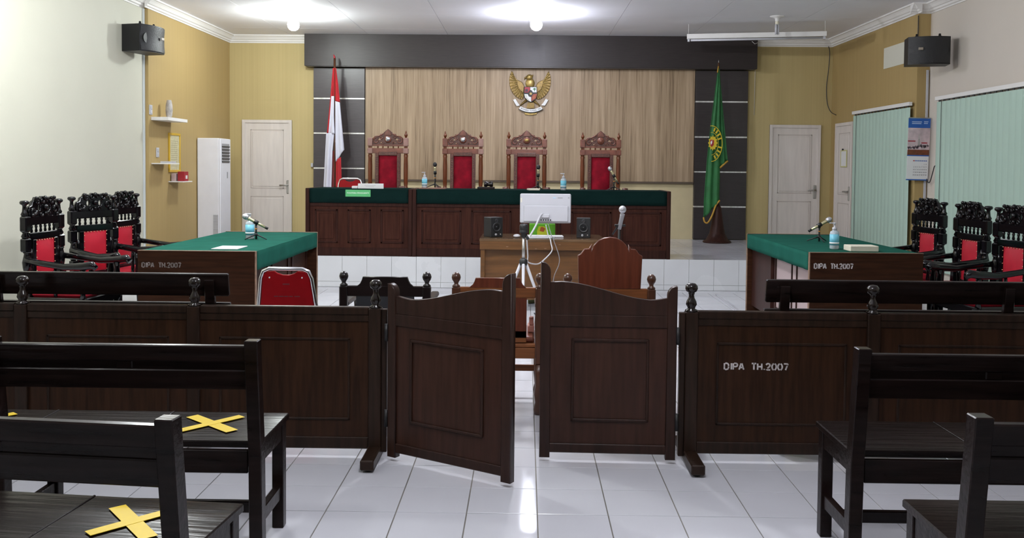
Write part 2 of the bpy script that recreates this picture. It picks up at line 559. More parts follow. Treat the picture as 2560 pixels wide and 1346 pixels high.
# walls
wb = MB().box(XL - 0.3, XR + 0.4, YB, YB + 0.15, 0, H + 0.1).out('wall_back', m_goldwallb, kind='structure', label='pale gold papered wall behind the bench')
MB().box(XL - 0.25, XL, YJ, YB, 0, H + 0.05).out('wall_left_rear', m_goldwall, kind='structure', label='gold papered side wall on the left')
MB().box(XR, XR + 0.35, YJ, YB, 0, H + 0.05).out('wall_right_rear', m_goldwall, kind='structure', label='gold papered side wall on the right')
MB().box(XLC - 0.15, XLC, YF, YJ, 0, H + 0.05).out('wall_left', m_cream, kind='structure', label='cream painted wall on the left')
MB().box(XRC, XRC + 0.15, YF, YJ, 0, H + 0.05).out('wall_right', m_creamr, kind='structure', label='cream painted wall on the right')
MB().box(XLC - 0.2, XRC + 0.2, YF - 0.15, YF, 0, H + 0.05).out('wall_front', m_cream, kind='structure')
# cream lower wall below the veneer
MB().box(-2.50, 2.60, YB - 0.012, YB, ZP, 1.26).out('trim_1', mat('lower_cream', (0.66, 0.56, 0.33), 0.6, var=0.03), kind='structure', label='pale yellow wall strip below the wood panel')
# ceiling
ceil = MB().box(XLC - 0.2, XRC + 0.2, YF - 0.2, YB + 0.2, H + 0.008, H + 0.12).out('ceiling', m_seam, kind='structure', label='white ceiling boards with thin seams')
sx = [-4.67, -3.64, -2.42, -1.2, 0.02, 1.24, 2.46, 3.68, 4.85]
sy = [14.03, 13.25, 12.05]
while sy[-1] > YF:
    sy.append(max(YF, sy[-1] - 1.2))
for a, b in zip(sx, sx[1:]):
    for c, d in zip(sy, sy[1:]):
        MB().box(a + .003, b - .003, d + .003, c - .003, H, H + 0.01).out('ceiling_board', m_ceil, ceil)

# cornice: stepped profile
def cornice(name, a, b, inward, ext=(0, 0)):
    """a, b: wall line points (x, y); inward: unit vector into the room"""
    a, b, n = Vector((*a, 0)), Vector((*b, 0)), Vector((*inward, 0))
    d = (b - a).normalized()
    a -= d * ext[0]
    b += d * ext[1]
    prof = [(0, H), (0.105, H), (0.105, H - 0.018), (0.088, H - 0.022), (0.070, H - 0.040), (0.052, H - 0.066), (0.036, H - 0.072), (0.032, H - 0.094), (0.014, H - 0.102), (0.012, H - 0.118), (0, H - 0.118)]
    mb = MB()
    A = [mb.bm.verts.new(a + n * p + Vector((0, 0, z))) for p, z in prof]
    B = [mb.bm.verts.new(b + n * p + Vector((0, 0, z))) for p, z in prof]
    for k in range(len(prof)):
        k2 = (k + 1) % len(prof)
        mb.bm.faces.new((A[k], A[k2], B[k2], B[k]))
    mb.bm.faces.new(A)
    mb.bm.faces.new(list(reversed(B)))
    return mb.out(name, m_white, kind='structure', label='white moulded ceiling cornice')
cornice('trim_2', (XL, YB), (-3.41, YB), (0, -1))
cornice('trim_3', (3.515, YB), (XR, YB), (0, -1))
cornice('trim_4', (XL, YJ), (XL, YB), (1, 0), (0.10, 0))
cornice('trim_5', (XR, YJ), (XR, YB), (-1, 0), (0.10, 0))
cornice('trim_6', (XLC, YF), (XLC, YJ), (1, 0))
cornice('trim_7', (XRC, YF), (XRC, YJ), (-1, 0))
cornice('trim_8', (XR - 0.10, YJ), (XRC, YJ), (0, -1))

# dark header beam, side columns, veneer
bm_ = thing('trim_9', 'dark brown laminate header beam over the bench wall', None, kind='structure')
MB().box(-3.39, 3.49, 13.80, YB, 2.985, H, 0.003).out('fascia', m_beam, bm_)
MB().box(-3.35, 3.45, 13.81, YB, 2.978, 2.986).out('lower_edge', m_lamd, bm_)
for (x0, x1, nm, zs) in ((-3.28, -2.49, 'trim_10', (2.50, 1.965, 1.425, 0.89)), (2.59, 3.39, 'trim_11', (2.495, 1.955, 1.42, 0.885))):
    c = thing(nm, 'dark laminate wall column with thin metal inlay strips, %s of the wood panel' % ('left' if x0 < 0 else 'right'), None, kind='structure')
    edges = [2.978] + list(zs) + [ZP]
    for a, b in zip(edges, edges[1:]):
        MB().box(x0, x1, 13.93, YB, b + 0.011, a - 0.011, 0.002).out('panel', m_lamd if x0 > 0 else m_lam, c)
    for z in zs:
        MB().box(x0 + .004, x1 - .004, 13.937, YB, z - 0.011, z + 0.011).out('metal_strip', m_metalstrip, c)
vp = thing('trim_12', 'light oak veneer panel with dark vertical grain', None, kind='structure')
for a, b in ((-2.485, -1.22), (-1.22, 0.0), (0.0, 1.22), (1.22, 2.585)):
    MB().box(a, b - 0.0015, 13.965, YB, 1.262, 2.978).out('panel', m_veneer, vp)
MB().box(-2.485, 2.585, 13.955, YB, 1.232, 1.262, 0.002).out('lower_edge', mat('veneer_edge', (0.10, 0.07, 0.045), 0.5), vp)

# doors
def door(name, w_, h_, label, hx):
    """local: x 0..w across, faces -y, hung at z=0"""
    t = thing(name, label, None, kind='structure')
    MB().box(0, w_, -0.012, 0.03, 0, h_, 0.002).out('leaf', m_door, t)
    fr = MB()
    fr.box(0, 0.045, -0.03, 0.03, 0, h_).box(w_ - 0.045, w_, -0.03, 0.03, 0, h_).box(0.045, w_ - 0.045, -0.03, 0.03, h_ - 0.045, h_)
    fr.out('frame', m_door, t)
    for (z0, z1) in ((0.14, 0.98), (1.10, h_ - 0.15)):
        g = MB()
        x0, x1 = 0.13, w_ - 0.13
        g.box(x0, x1, -0.0145, -0.010, z0, z0 + 0.012).box(x0, x1, -0.0145, -0.010, z1 - 0.012, z1)
        g.box(x0, x0 + 0.012, -0.0145, -0.010, z0, z1).box(x1 - 0.012, x1, -0.0145, -0.010, z0, z1)
        g.out('panel_moulding', m_groove, t)
        MB().box(x0 + 0.03, x1 - 0.03, -0.018, -0.010, z0 + 0.03, z1 - 0.03, 0.004).out('panel', m_door, t)
    hd = MB().box(hx - 0.024, hx + 0.024, -0.024, -0.010, 1.02, 1.23, 0.008).out('door_handle', m_steel, t)
    s = -1 if hx > w_ / 2 else 1
    MB().tube([(hx, -0.02, 1.155), (hx, -0.06, 1.155), (hx + s * 0.03, -0.065, 1.155), (hx + s * 0.12, -0.065, 1.152)], 0.010, 8).out('lever', m_steel, hd)
    return t
d1 = door('door_1', 0.775, 2.165, 'white painted two-panel door left of the bench', 0.715)
d1.location = (-4.41, YB - 0.002, 0)
d2 = door('door_2', 0.78, 2.155, 'white painted two-panel door right of the bench', 0.705)
d2.location = (3.755, YB - 0.002, 0)
d3 = door('door_3', 0.72, 2.165, 'white painted door on the right side wall beside the blind', 0.60)
d3.rotation_euler = (0, 0, -PI / 2)
d3.location = (XR - 0.002, 13.76, 0)

# ================================================================== LAMPS
def bulb_lamp(loc, label, lit):
    t = thing('ceiling_lamp', label, 'lamp', loc, group='bulb lamps on the ceiling')
    MB().lathe([(0.095, 0), (0.088, -0.008), (0.05, -0.022), (0.028, -0.03), (0.027, -0.062), (0.02, -0.07)], n=20).out('base', m_white, t)
    if lit:
        MB().ball((0, 0, -0.155), 0.078, 16).out('bulb', m_bulb if loc[0] < -1 else m_bulb2, t)
    else:
        MB().cyl((0, 0, -0.11), 0.024, 0.045, 12).out('ballast', m_creambox, t)
        for dx, dy in ((-.014, -.014), (.014, -.014), (-.014, .014), (.014, .014)):
            MB().cyl((dx, dy, -0.235), 0.0105, 0.13, 8).out('tube', m_plastic, t)
    return t
bulb_lamp((-3.08, 11.95, H), 'lit round ceiling bulb above the left door side', True)
bulb_lamp((0.12, 11.8, H), 'lit round ceiling bulb above the gold emblem', True)
bulb_lamp((3.27, 11.95, H), 'unlit compact fluorescent ceiling bulb behind the tube fixture', False)

a, b = Vector((2.22, 12.65, 3.275)), Vector((4.03, 12.30, 3.275))
ft = thing('tube_lamp', 'long white unlit fluorescent tube fixture hanging below the ceiling', 'lamp', a, math.atan2(b.y - a.y, b.x - a.x))
Lf = (b - a).length
MB().box(0, Lf, -0.045, 0.045, -0.012, 0.055, 0.004).out('housing', m_white, ft)
MB().tube([(0.05, -0.01, -0.03), (Lf - 0.05, -0.01, -0.03)], 0.014, 12).out('tube', m_plastic, ft)
for xk in (0.02, Lf - 0.03):
    MB().box(xk - .012, xk + .018, -0.025, 0.012, -0.05, -0.003, 0.002).out('lamp_holder', m_plastic, ft)
for xk in (0.02, Lf - 0.02):
    MB().tube([(xk, 0, 0.045), (xk, 0, H - 3.275)], 0.003, 6).out('hanger_wire', m_white, ft)

# ================================================================== WALL THINGS
# vertical blinds
def blind(y0, y1, xw, ztop, zbot, label):
    t = thing('vertical_blind', label, 'blind', (xw, y0, 0))
    MB().box(-0.075, -0.03, -0.02, y1 - y0 + 0.02, ztop - 0.0, ztop + 0.045, 0.003).out('headrail', m_white, t)
    n = int((y1 - y0) / 0.112)
    me = MB()
    W = 0.127
    cols = 4
    vs0, vs1 = [], []
    for k in range(cols + 1):
        u = k / cols - 0.5
        xo = -0.010 * (1 - 4 * u * u)
        vs0.append(me.bm.verts.new((xo, u * W, 0)))
        vs1.append(me.bm.verts.new((xo, u * W, 1)))
    for k in range(cols):
        f = me.bm.faces.new((vs0[k], vs0[k + 1], vs1[k + 1], vs1[k]))
        f.smooth = True
    me = me.mesh('slat', m_blind)
    for k in range(n):
        yy = (k + 0.5) * (y1 - y0) / n
        o = piece(me, 'slat', t, (-0.052, yy, zbot), (0, 0, rng.uniform(0.04, 0.10)))
        o.scale = (1, 1, ztop - zbot - 0.02)
        piece(hook_me, 'hook', t, (-0.052, yy, ztop - 0.026))
    mb = MB()
    for k in range(n - 1):
        yy = (k + 0.5) * (y1 - y0) / n
        mb.tube([(-0.05, yy, zbot + 0.01), (-0.055, yy + 0.056, zbot - 0.005), (-0.05, yy + 0.112, zbot + 0.01)], 0.002, 4)
    mb.out('bottom_chain', m_white, t)
    MB().tube([(-0.07, y1 - y0 - 0.14, ztop), (-0.07, y1 - y0 - 0.14, zbot + 0.1)], 0.003, 6).out('pull_cord', m_cableb, t)
    return t
hook_me = box_mesh('hook', m_cableb, -0.004, 0.004, -0.02, 0.02, 0, 0.026)
blind(11.06, 12.93, XR, 2.255, 0.30, 'pale green vertical slat blind on the gold wall beside the narrow white door')
blind(5.2, 10.66, XRC, 2.29, 0.30, 'wide pale green vertical slat blind on the cream wall behind the black chairs')

# air conditioner
ac = thing('air_conditioner', 'tall white floor-standing air conditioner in the left corner', 'air conditioner', (-4.600, 12.60, 0))
MB().box(0.0, 0.302, 0, 0.44, 0, 1.835, 0.008).out('cabinet', m_ac, ac)
MB().box(0.302, 0.327, 0.0, 0.44, 0.02, 1.832, 0.008).out('front_cover', m_ac, ac)
MB().box(0.322, 0.3285, 0.06, 0.38, 1.49, 1.76).out('air_outlet', m_grey, ac)
for k in range(6):
    MB().box(0.325, 0.339, 0.06, 0.38, 1.50 + k * 0.043, 1.51 + k * 0.043).out('louvre', m_blackp, ac)
MB().box(0.326, 0.330, 0.27, 0.31, 1.27, 1.36).out('control_display', m_grey, ac)
MB().box(0.225, 0.293, -0.004, 0.01, 0.1, 0.76).out('intake_grille', mat('intake_grey', (0.45, 0.45, 0.48), 0.5, var=0.3, scale=60, stretch=(0.1, 0.1, 6)), ac)

def shelf(y0, y1, z, th, dp, label):
    return MB().box(XL, XL + dp, y0, y1, z - th, z, 0.002).out('wall_shelf', m_white, label=label, cat='shelf', group='white shelves on the left gold wall')
shelf(11.07, 11.70, 2.045, 0.040, 0.215, 'thick white wall shelf carrying the vase, topmost of three')
shelf(11.07, 11.46, 1.478, 0.014, 0.20, 'thin wall shelf left of the gold frame, middle of three')
shelf(11.60, 11.93, 1.245, 0.014, 0.19, 'small wall shelf with a red box, lowest of three')
vz = thing('vase', 'slim grey and white vase on the top wall shelf', 'vase', (-4.50, 11.36, 2.045))
vz.scale = (0.8, 0.8, 0.97)
MB().lathe([(0.032, 0), (0.034, 0.012), (0.046, 0.03), (0.054, 0.10), (0.050, 0.17), (0.036, 0.225), (0.030, 0.235), (0.028, 0.23)], n=20).out('body', m_vase, vz)
MB().cyl((0, 0, 0), 0.035, 0.014, 16).out('foot', m_blackp, vz)
rb = thing('red_box', 'small dark red box on the lowest wall shelf', 'box', (-4.50, 11.68, 1.245))
MB().box(-0.02, 0.07, 0, 0.14, 0, 0.125, 0.004).out('carton', m_dkred, rb)
MB().box(0.068, 0.072, 0.04, 0.10, 0.03, 0.075).out('sticker', m_paper, rb)
MB().box(-4.60, -4.54, 11.665, 11.80, 1.245, 1.345, 0.004).out('pale_box', mat('pale_pink', (0.55, 0.42, 0.42), 0.5), label='pale pinkish carton against the wall beside the red box', cat='box')
MB().box(-4.56, -4.42, 11.22, 11.38, 1.478, 1.50, 0.003).out('remote_control', m_plastic, label='small white remote lying on the middle wall shelf', cat='remote')
fr = thing('framed_document', 'gold framed document hung on the left gold wall', 'picture', (XL, 11.60, 1.36))
f_ = MB()
f_.box(0, 0.018, 0, 0.38, 0, 0.03, 0.003).box(0, 0.018, 0, 0.38, 0.48, 0.51, 0.003).box(0, 0.018, 0, 0.03, 0.03, 0.48, 0.003).box(0, 0.018, 0.35, 0.38, 0.03, 0.48, 0.003)
f_.out('frame', m_ylwframe, fr)
MB().box(0, 0.008, 0.03, 0.35, 0.03, 0.48).out('document', m_paperdoc, fr)
tx = MB()
for k in range(13):
    tx.box(0.008, 0.0088, 0.07, 0.31 - 0.05 * rng.random(), 0.08 + k * 0.027, 0.085 + k * 0.027)
tx.out('print', mat('faint_print', (0.30, 0.27, 0.16), 0.6), fr)
for (yy, zz, lb) in ((10.99, 2.13, 'white double socket near the cream wall edge, higher one'), (11.25, 1.61, 'white light switch above the middle wall shelf')):
    if yy < YJ:
        yy = YJ + 0.05
    s_ = thing('wall_switch', lb, 'switch', (XL, yy, zz))
    MB().box(0, 0.012, -0.04, 0.04, -0.06, 0.06, 0.003).out('plate', m_plastic, s_)
    MB().box(0.012, 0.018, -0.022, 0.022, 0.005, 0.045, 0.002).out('rocker', m_plastic, s_)
    MB().box(0.012, 0.018, -0.022, 0.022, -0.045, -0.005, 0.002).out('rocker', m_plastic, s_)
MB().box(XLC, XLC + 0.022, YJ - 0.03, YJ - 0.004, 0.0, H - 0.12, 0.002).out('cable_duct', mat('duct_grey', (0.62, 0.66, 0.68), 0.4), label='pale vertical plastic cable duct at the edge of the left cream wall', cat='duct')
MB().box(4.806, 4.832, YJ - 0.022, YJ - 0.002, 0.0, 2.68, 0.002).out('cable_duct', m_plastic, label='white vertical cable duct under the right loudspeaker', cat='duct')
MB().box(-3.335, -3.30, 13.99, 14.03, 1.44, 1.50, 0.002).out('wall_switch', m_plastic, label='tiny white switch at the left edge of the dark column', cat='switch')
MB().box(XR - 0.006, XR, 11.10, 12.02, 2.80, 3.07).out('wall_patch', m_patch, label='blank cream rectangle on the right gold wall beside the loudspeaker', cat='panel')

# cables on the right wall
MB().tube([(4.60, 13.93, 3.35), (4.63, 13.96, 3.25), (4.62, 13.97, 3.0), (4.605, 14.0, 2.75), (4.62, 14.0, 2.5), (4.66, 13.95, 2.36), (4.69, 13.80, 2.30)], 0.006, 6, sub=6).out('hanging_cable', m_cableb, label='thin dark cable hanging from the cornice in the right rear corner', cat='cable')
MB().tube([(4.694, 10.99, 3.33), (4.692, 10.985, 3.2), (4.69, 10.985, 3.0)], 0.006, 6).out('speaker_cable', m_cableb, label='dark cable running from the cornice to the right loudspeaker', cat='cable')
MB().tube([(3.40, 13.79, 3.40), (3.44, 13.78, 3.36), (3.49, 13.79, 3.38), (3.505, 13.98, 3.3), (3.51, 14.02, 2.3)], 0.0035, 6).out('beam_cable', m_white, label='thin white cable dropping at the right end of the dark beam', cat='cable')

# wall loudspeakers
def wall_speaker(loc, rz, label, side):
    t = thing('wall_speaker', label, 'loudspeaker', loc, rz, group='black karaoke loudspeakers high on the side walls')
    # local: front faces -y, width along x
    Wd, Hh, Dp = 0.44, 0.31, 0.27
    ol = [(-Wd / 2, Dp)] + [(-Wd / 2, 0.05)]
    for k in range(9):
        u = -1 + k / 4
        ol.append((u * Wd / 2, 0.0 - 0.055 * (1 - u * u) + 0.03))
    ol += [(Wd / 2, 0.05), (Wd / 2, Dp)]
    mb = MB()
    lo = [mb.bm.verts.new((p[0], p[1], 0)) for p in ol]
    hi = [mb.bm.verts.new((p[0], p[1], Hh)) for p in ol]
    mb.bm.faces.new(lo); mb.bm.faces.new(list(reversed(hi)))
    for k in range(len(ol)):
        mb.bm.faces.new((lo[k], lo[(k + 1) % len(ol)], hi[(k + 1) % len(ol)], hi[k]))
    mb.out('cabinet', m_blackp, t)
    g = MB()
    pts = []
    for k in range(9):
        u = -1 + k / 4
        pts.append((u * (Wd / 2 - 0.008), -0.055 * (1 - u * u) + 0.022))
    rows = 6
    grid = []
    for r_ in range(rows + 1):
        z = 0.012 + (Hh - 0.024) * r_ / rows
        inset = -0.012 * math.cos(2 * PI * r_ / rows)
        grid.append([g.bm.verts.new((p[0], p[1] + inset * 0.5, z)) for p in pts])
    for r_ in range(rows):
        for k in range(8):
            f = g.bm.faces.new((grid[r_][k], grid[r_][k + 1], grid[r_ + 1][k + 1], grid[r_ + 1][k])); f.smooth = True
    g.out('grille', m_blackg, t)
    MB().lathe([(0.062, 0), (0.06, 0.014), (0.03, 0.018), (0.001, 0.018)], (side * -0.13, -0.005, Hh / 2), 20, 'y').out('driver_ring', m_blackp, t)
    MB().box(side * 0.10 - 0.025, side * 0.10 + 0.025, -0.045, -0.038, Hh * 0.5, Hh * 0.5 + 0.03, 0.003).out('badge', mat('badge', (0.30, 0.25, 0.2), 0.35), t)
    for xk in (-0.12, 0.12):
        MB().lathe([(0.028, 0), (0.028, 0.012), (0.014, 0.018), (0.012, 0.04), (0.001, 0.044)], (xk, 0.10, Hh), 12).out('mount_knob', m_blackp, t)
    MB().bar((0, 0.15, Hh + 0.01), (side * -0.05, 0.30, Hh + 0.02), 0.03, 0.012).out('bracket', m_blackp, t)
    return t
s1 = wall_speaker((-4.35, 10.55, 2.765), 1.30, 'black loudspeaker mounted high on the left cream wall', 1)
s2_ = wall_speaker((4.50, 10.22, 2.66), -0.22, 'black loudspeaker mounted high on the right cream wall', -1)

# calendar
cal = thing('wall_calendar', 'blue and white wall calendar with a photo, hung beside the green blinds', 'calendar', (4.695, 10.925, 1.36))
cal.rotation_euler = (0.02, 0.014, -0.04)
MB().box(-0.125, 0.125, -0.004, 0.003, 0.0, 0.285).out('month_sheet', m_paper, cal)
MB().box(-0.128, 0.128, -0.006, 0.006, -0.008, 0.006, 0.001).out('lower_edge', m_blue, cal)
MB().box(-0.127, 0.127, -0.007, 0.004, 0.283, 0.296).out('blue_band', m_blue, cal)
ph = MB().box(-0.127, 0.127, -0.008, 0.004, 0.296, 0.62).out('photo', m_pink, cal)
MB().box(-0.127, 0.127, -0.0085, 0.0, 0.296, 0.36).out('photo_ground', m_phbrown, ph)
pm = MB()
for k in range(26):
    xk = -0.122 + k * 0.0095
    pm.ball((xk, -0.006, 0.372 + 0.018 * rng.random() + k * 0.0012), 0.007 + 0.004 * rng.random(), 6, (0.8, 0.4, 2.2))
pm.out('photo_crowd', m_figs, ph)
pm = MB().box(-0.127, -0.04, -0.0088, -0.005, 0.455, 0.468).box(0.03, 0.10, -0.0088, -0.005, 0.435, 0.448)
pm.out('photo_banner', m_dkred, ph)
MB().plate([[(-0.012, 0.40), (0.014, 0.40), (0.008, 0.52), (0.0, 0.55), (-0.006, 0.52)]], -0.0088, -0.005).out('photo_tower', m_vase, ph)
hd = MB().box(-0.127, 0.127, -0.008, 0.004, 0.62, 0.735).out('header', m_blue, cal)
pm = MB()
for k, (xa, xb, zz) in enumerate(((-0.09, 0.025, 0.692), (-0.09, 0.02, 0.672), (0.05, 0.10, 0.695), (0.05, 0.095, 0.675))):
    pm.box(xa, xb, -0.009, -0.006, zz - 0.005, zz + 0.005)
pm.out('header_print', mat('pale_print', (0.45, 0.55, 0.75), 0.5), hd)
MB().box(-0.129, 0.129, -0.009, 0.006, 0.733, 0.745, 0.001).out('top_edge', m_steel, cal)
dt = MB()
rx = Matrix.Rotation(PI / 2, 4, 'X')
dd = 1
for r_ in range(5):
    for c_ in range(7):
        if dd > 31 or (r_ == 0 and c_ < 5):
            continue
        dt.text(str(dd), 0.019, Matrix.Translation((-0.045 + c_ * 0.024, -0.0048, 0.185 - r_ * 0.032)) @ rx, 0.0003)
        dd += 1
dt.out('dates', m_figs, cal)
dt = MB()
for k in range(7):
    dt.box(-0.055 + k * 0.024, -0.036 + k * 0.024, -0.0048, -0.003, 0.222, 0.232)
dt.out('weekday_row', m_blue, cal)
MB().box(-0.055, -0.036, -0.0052, -0.003, 0.222, 0.232).out('sunday_mark', m_redpad, cal)
# socket with cord
sk = thing('wall_socket', 'white socket with a dark plug cord on the right cream wall', 'socket', (XRC, 10.72, 1.53))
MB().box(-0.01, 0, -0.045, 0.045, -0.045, 0.045, 0.003).out('plate', m_plastic, sk)
MB().tube([(-0.012, 0, 0), (-0.04, 0, -0.01), (-0.045, 0.03, -0.08), (-0.04, 0.12, -0.20), (-0.04, 0.20, -0.16), (-0.03, 0.23, 0.0)], 0.006, 6, sub=5).out('plug_cord', m_cableb, sk)

# note on the right door
nt_ = thing('hanging_note', 'paper note in a yellow frame hung on the narrow right door', 'note', (XR - 0.025, 13.37, 1.63))
nt_.scale = (1, 1.25, 1.0)
n_ = MB()
n_.box(-0.008, 0, -0.10, 0.10, -0.12, -0.105).box(-0.008, 0, -0.10, 0.10, 0.115, 0.13).box(-0.008, 0, -0.10, -0.088, -0.105, 0.115).box(-0.008, 0, 0.088, 0.10, -0.105, 0.115)
n_.out('frame', mat('pale_yellow', (0.60, 0.58, 0.25), 0.5), nt_)
MB().box(-0.005, 0, -0.088, 0.088, -0.105, 0.115).out('paper', m_paper, nt_)
MB().ball((-0.008, 0.03, 0.14), 0.014, 8).out('hook', m_blackp, nt_)

# ================================================================== EMBLEM
def emblem():
    S = 0.000687
    def q(px, py):
        return ((px - 665) * S, -(py - 720) * S)
    t = thing('eagle_emblem', 'gold eagle national emblem with shield and ribbon on the wood panel', 'emblem', (0.055, 13.955, 2.606))
    L = [(250, 235), (213, 320), (200, 430), (207, 540), (235, 640), (285, 730), (350, 800), (430, 850), (490, 862), (520, 830), (525, 700), (532, 560), (495, 480), (430, 445), (370, 420), (320, 350), (280, 280)]
    for s in (1, -1):
        w_ = MB()
        pts = [((q(a, b)[0]) * s, q(a, b)[1]) for a, b in L]
        w_.plate([pts], -0.012, 0.008, 0.003)
        wing = w_.out('wing', m_goldd, t)
        n = 13
        outer = [(250, 240), (213, 320), (200, 430), (207, 540), (235, 640), (285, 730), (350, 800), (430, 850), (500, 850)]
        inner = [(290, 330), (330, 400), (365, 450), (375, 500), (390, 560), (410, 610), (440, 660), (480, 700), (515, 720)]
        for k in range(n):
            u = k / (n - 1) * (len(outer) - 1)
            i = min(int(u), len(outer) - 2); fr_ = u - i
            o_ = [outer[i][c] * (1 - fr_) + outer[i + 1][c] * fr_ for c in (0, 1)]
            i_ = [inner[i][c] * (1 - fr_) + inner[i + 1][c] * fr_ for c in (0, 1)]
            a = q(*i_); b = q(*o_)
            mb = MB()
            mb.tube([(a[0] * s, -0.012, a[1]), ((a[0] * 0.5 + b[0] * 0.5) * s, -0.016, a[1] * 0.5 + b[1] * 0.5 + 0.002), (b[0] * s, -0.010, b[1])], [0.009, 0.0125, 0.006], 8)
            mb.out('feather', m_gold, wing)
        cov = [(375, 430), (380, 520), (400, 600), (450, 670), (520, 715), (530, 560), (480, 480)]
        MB().plate([[((q(a, b)[0]) * s, q(a, b)[1]) for a, b in cov]], -0.024, 0.0, 0.004).out('covert_feathers', m_goldd, wing)
        a, b, c = q(590, 880), q(500, 950), q(440, 1010)
        MB().tube([(a[0] * s, -0.012, a[1]), (b[0] * s, -0.018, b[1]), (c[0] * s, -0.014, c[1])], [0.02, 0.014, 0.007], 8).out('leg', m_goldd, t)
    a = q(665, 500)
    MB().ball((a[0], -0.008, a[1]), 0.062, 14, (1.15, 0.35, 1.25)).out('body', m_gold, t)
    a, b = q(640, 370), q(548, 395)
    h_ = MB().ball((a[0] + 0.006, -0.022, a[1]), 0.046, 14, (1.1, 0.6, 1)).out('head', m_gold, t)
    MB().tube([(a[0] - 0.02, -0.028, a[1] + 0.008), (b[0], -0.03, b[1] + 0.008), (b[0] - 0.004, -0.03, b[1] - 0.022)], [0.018, 0.012, 0.003], 8).out('beak', m_goldd, h_)
    MB().ball((a[0] + 0.055, -0.02, a[1] + 0.03), 0.012, 8).out('crest_tuft', m_gold, h_)
    # tail
    tl = [q(620, 930), q(760, 930), q(775, 1060), q(590, 1060)]
    MB().plate([tl], -0.014, 0.004, 0.002).out('tail', m_goldd, t)
    MB().plate([[q(545, 1150), q(600, 1160), q(680, 1168), q(770, 1160), q(830, 1150), q(818, 1195), q(680, 1218), q(555, 1200)]], -0.012, 0.006, 0.003).out('tail_tip', m_gold, t)
    # shield
    sh = MB().plate([[q(535, 580), q(822, 580), q(826, 760), q(800, 850), q(740, 900), q(684, 932), q(610, 895), q(550, 830), q(528, 740)]], -0.040, -0.006, 0.003).out('shield', m_blackp, t)
    def fld(name, pts, m, y=-0.046):
        return MB().plate([[q(*p) for p in pts]], y, -0.038).out(name, m, sh)
    fld('field', [(543, 592), (665, 592), (665, 655), (625, 712), (543, 712)], m_dkred)
    fld('field', [(672, 592), (808, 592), (812, 706), (728, 706), (700, 660), (672, 655)], m_signtext)
    fld('field', [(536, 748), (615, 748), (640, 800), (692, 812), (692, 920), (620, 885), (560, 825)], m_signtext)
    fld('field', [(700, 812), (735, 745), (822, 735), (800, 840), (700, 905)], mat('emblem_red', (0.30, 0.045, 0.02), 0.5))
    fld('bull', [(560, 640), (610, 630), (620, 690), (555, 695)], mat('emblem_dark', (0.05, 0.01, 0.03), 0.5), -0.049)
    fld('tree', [(730, 630), (765, 612), (800, 630), (785, 645), (770, 645), (775, 680), (755, 680), (760, 645), (742, 645)], m_flaggrn, -0.049)
    fld('paddy', [(560, 765), (580, 765), (600, 830), (650, 880), (640, 895), (590, 850)], m_cream, -0.049)
    fld('chain', [(720, 820), (745, 775), (785, 770), (785, 830), (740, 870)], mat('emblem_orange', (0.42, 0.10, 0.03), 0.5), -0.049)
    fld('black_field', [(635, 700), (675, 672), (722, 690), (730, 760), (690, 805), (645, 775)], m_blackp, -0.050)
    st = []
    for k in range(10):
        r_ = 42 if k % 2 == 0 else 17
        st.append((683 + r_ * math.sin(k * PI / 5), 738 - r_ * math.cos(k * PI / 5)))
    fld('star', st, m_gold, -0.053)
    # ribbon
    c0 = (685, 640)
    def arc(r, a0, a1, n=12):
        return [(c0[0] + r * math.sin(a0 + (a1 - a0) * k / n), c0[1] + r * math.cos(a0 + (a1 - a0) * k / n)) for k in range(n + 1)]
    A = 0.54
    band = [q(*p) for p in arc(512, -A, A)] + [q(*p) for p in reversed(arc(440, -A * 1.02, A * 1.02))]
    rb_ = MB().plate([band], -0.034, -0.016, 0.001).out('ribbon', m_signtext, t)
    edge = [q(*p) for p in arc(522, -A - 0.02, A + 0.02)] + [q(*p) for p in reversed(arc(508, -A - 0.02, A + 0.02))]
    MB().plate([edge], -0.036, -0.014).out('ribbon_edge', m_blackp, rb_)
    for s, pts in ((1, [(285, 868), (315, 872), (322, 850), (345, 860), (400, 945), (440, 1000), (370, 1015), (330, 950)]), (-1, [(1080, 862), (1045, 868), (1032, 842), (1015, 850), (960, 940), (915, 992), (1000, 1000), (1050, 920)])):
        MB().plate([[q(*p) for p in pts]], -0.030, -0.010, 0.001).out('ribbon_end', m_signtext, rb_)
    txt = 'BHINNEKA TUNGGAL IKA'
    tm = MB()
    for k, ch in enumerate(txt):
        if ch == ' ':
            continue
        aa = -0.46 + 0.92 * k / (len(txt) - 1)
        p = q(c0[0] + 474 * math.sin(aa), c0[1] + 474 * math.cos(aa))
        tm.text(ch, 0.030, Matrix.Translation((p[0], -0.0345, p[1])) @ Matrix.Rotation(-aa, 4, 'Y') @ rx, 0.0006)
    tm.out('motto', m_blackp, rb_)
emblem()

# ================================================================== FLAGS
def loft(left, right, n=8, amp=0.02, ph=0.0, waves=1.5, rows=24, y0=0.0):
    """cloth between two edge polylines [(z, x)...] running from top to bottom"""
    def at(pl, t):
        f = t * (len(pl) - 1); i = min(int(f), len(pl) - 2); f -= i
        return [pl[i][c] * (1 - f) + pl[i + 1][c] * f for c in (0, 1)]
    mb = MB()
    g = []
    for r_ in range(rows + 1):
        t = r_ / rows
        a, b = at(left, t), at(right, t)
        row = []
        for k in range(n + 1):
            u = k / n
            z = a[0] * (1 - u) + b[0] * u
            x = a[1] * (1 - u) + b[1] * u
            row.append(mb.bm.verts.new((x, y0 + amp * (0.3 + 0.7 * t) * math.sin(ph + u * waves * 2 * PI), z)))
        g.append(row)
    for r_ in range(rows):
        for k in range(n):
            f = mb.bm.faces.new((g[r_][k], g[r_][k + 1], g[r_ + 1][k + 1], g[r_ + 1][k]))
            f.smooth = True
    return mb
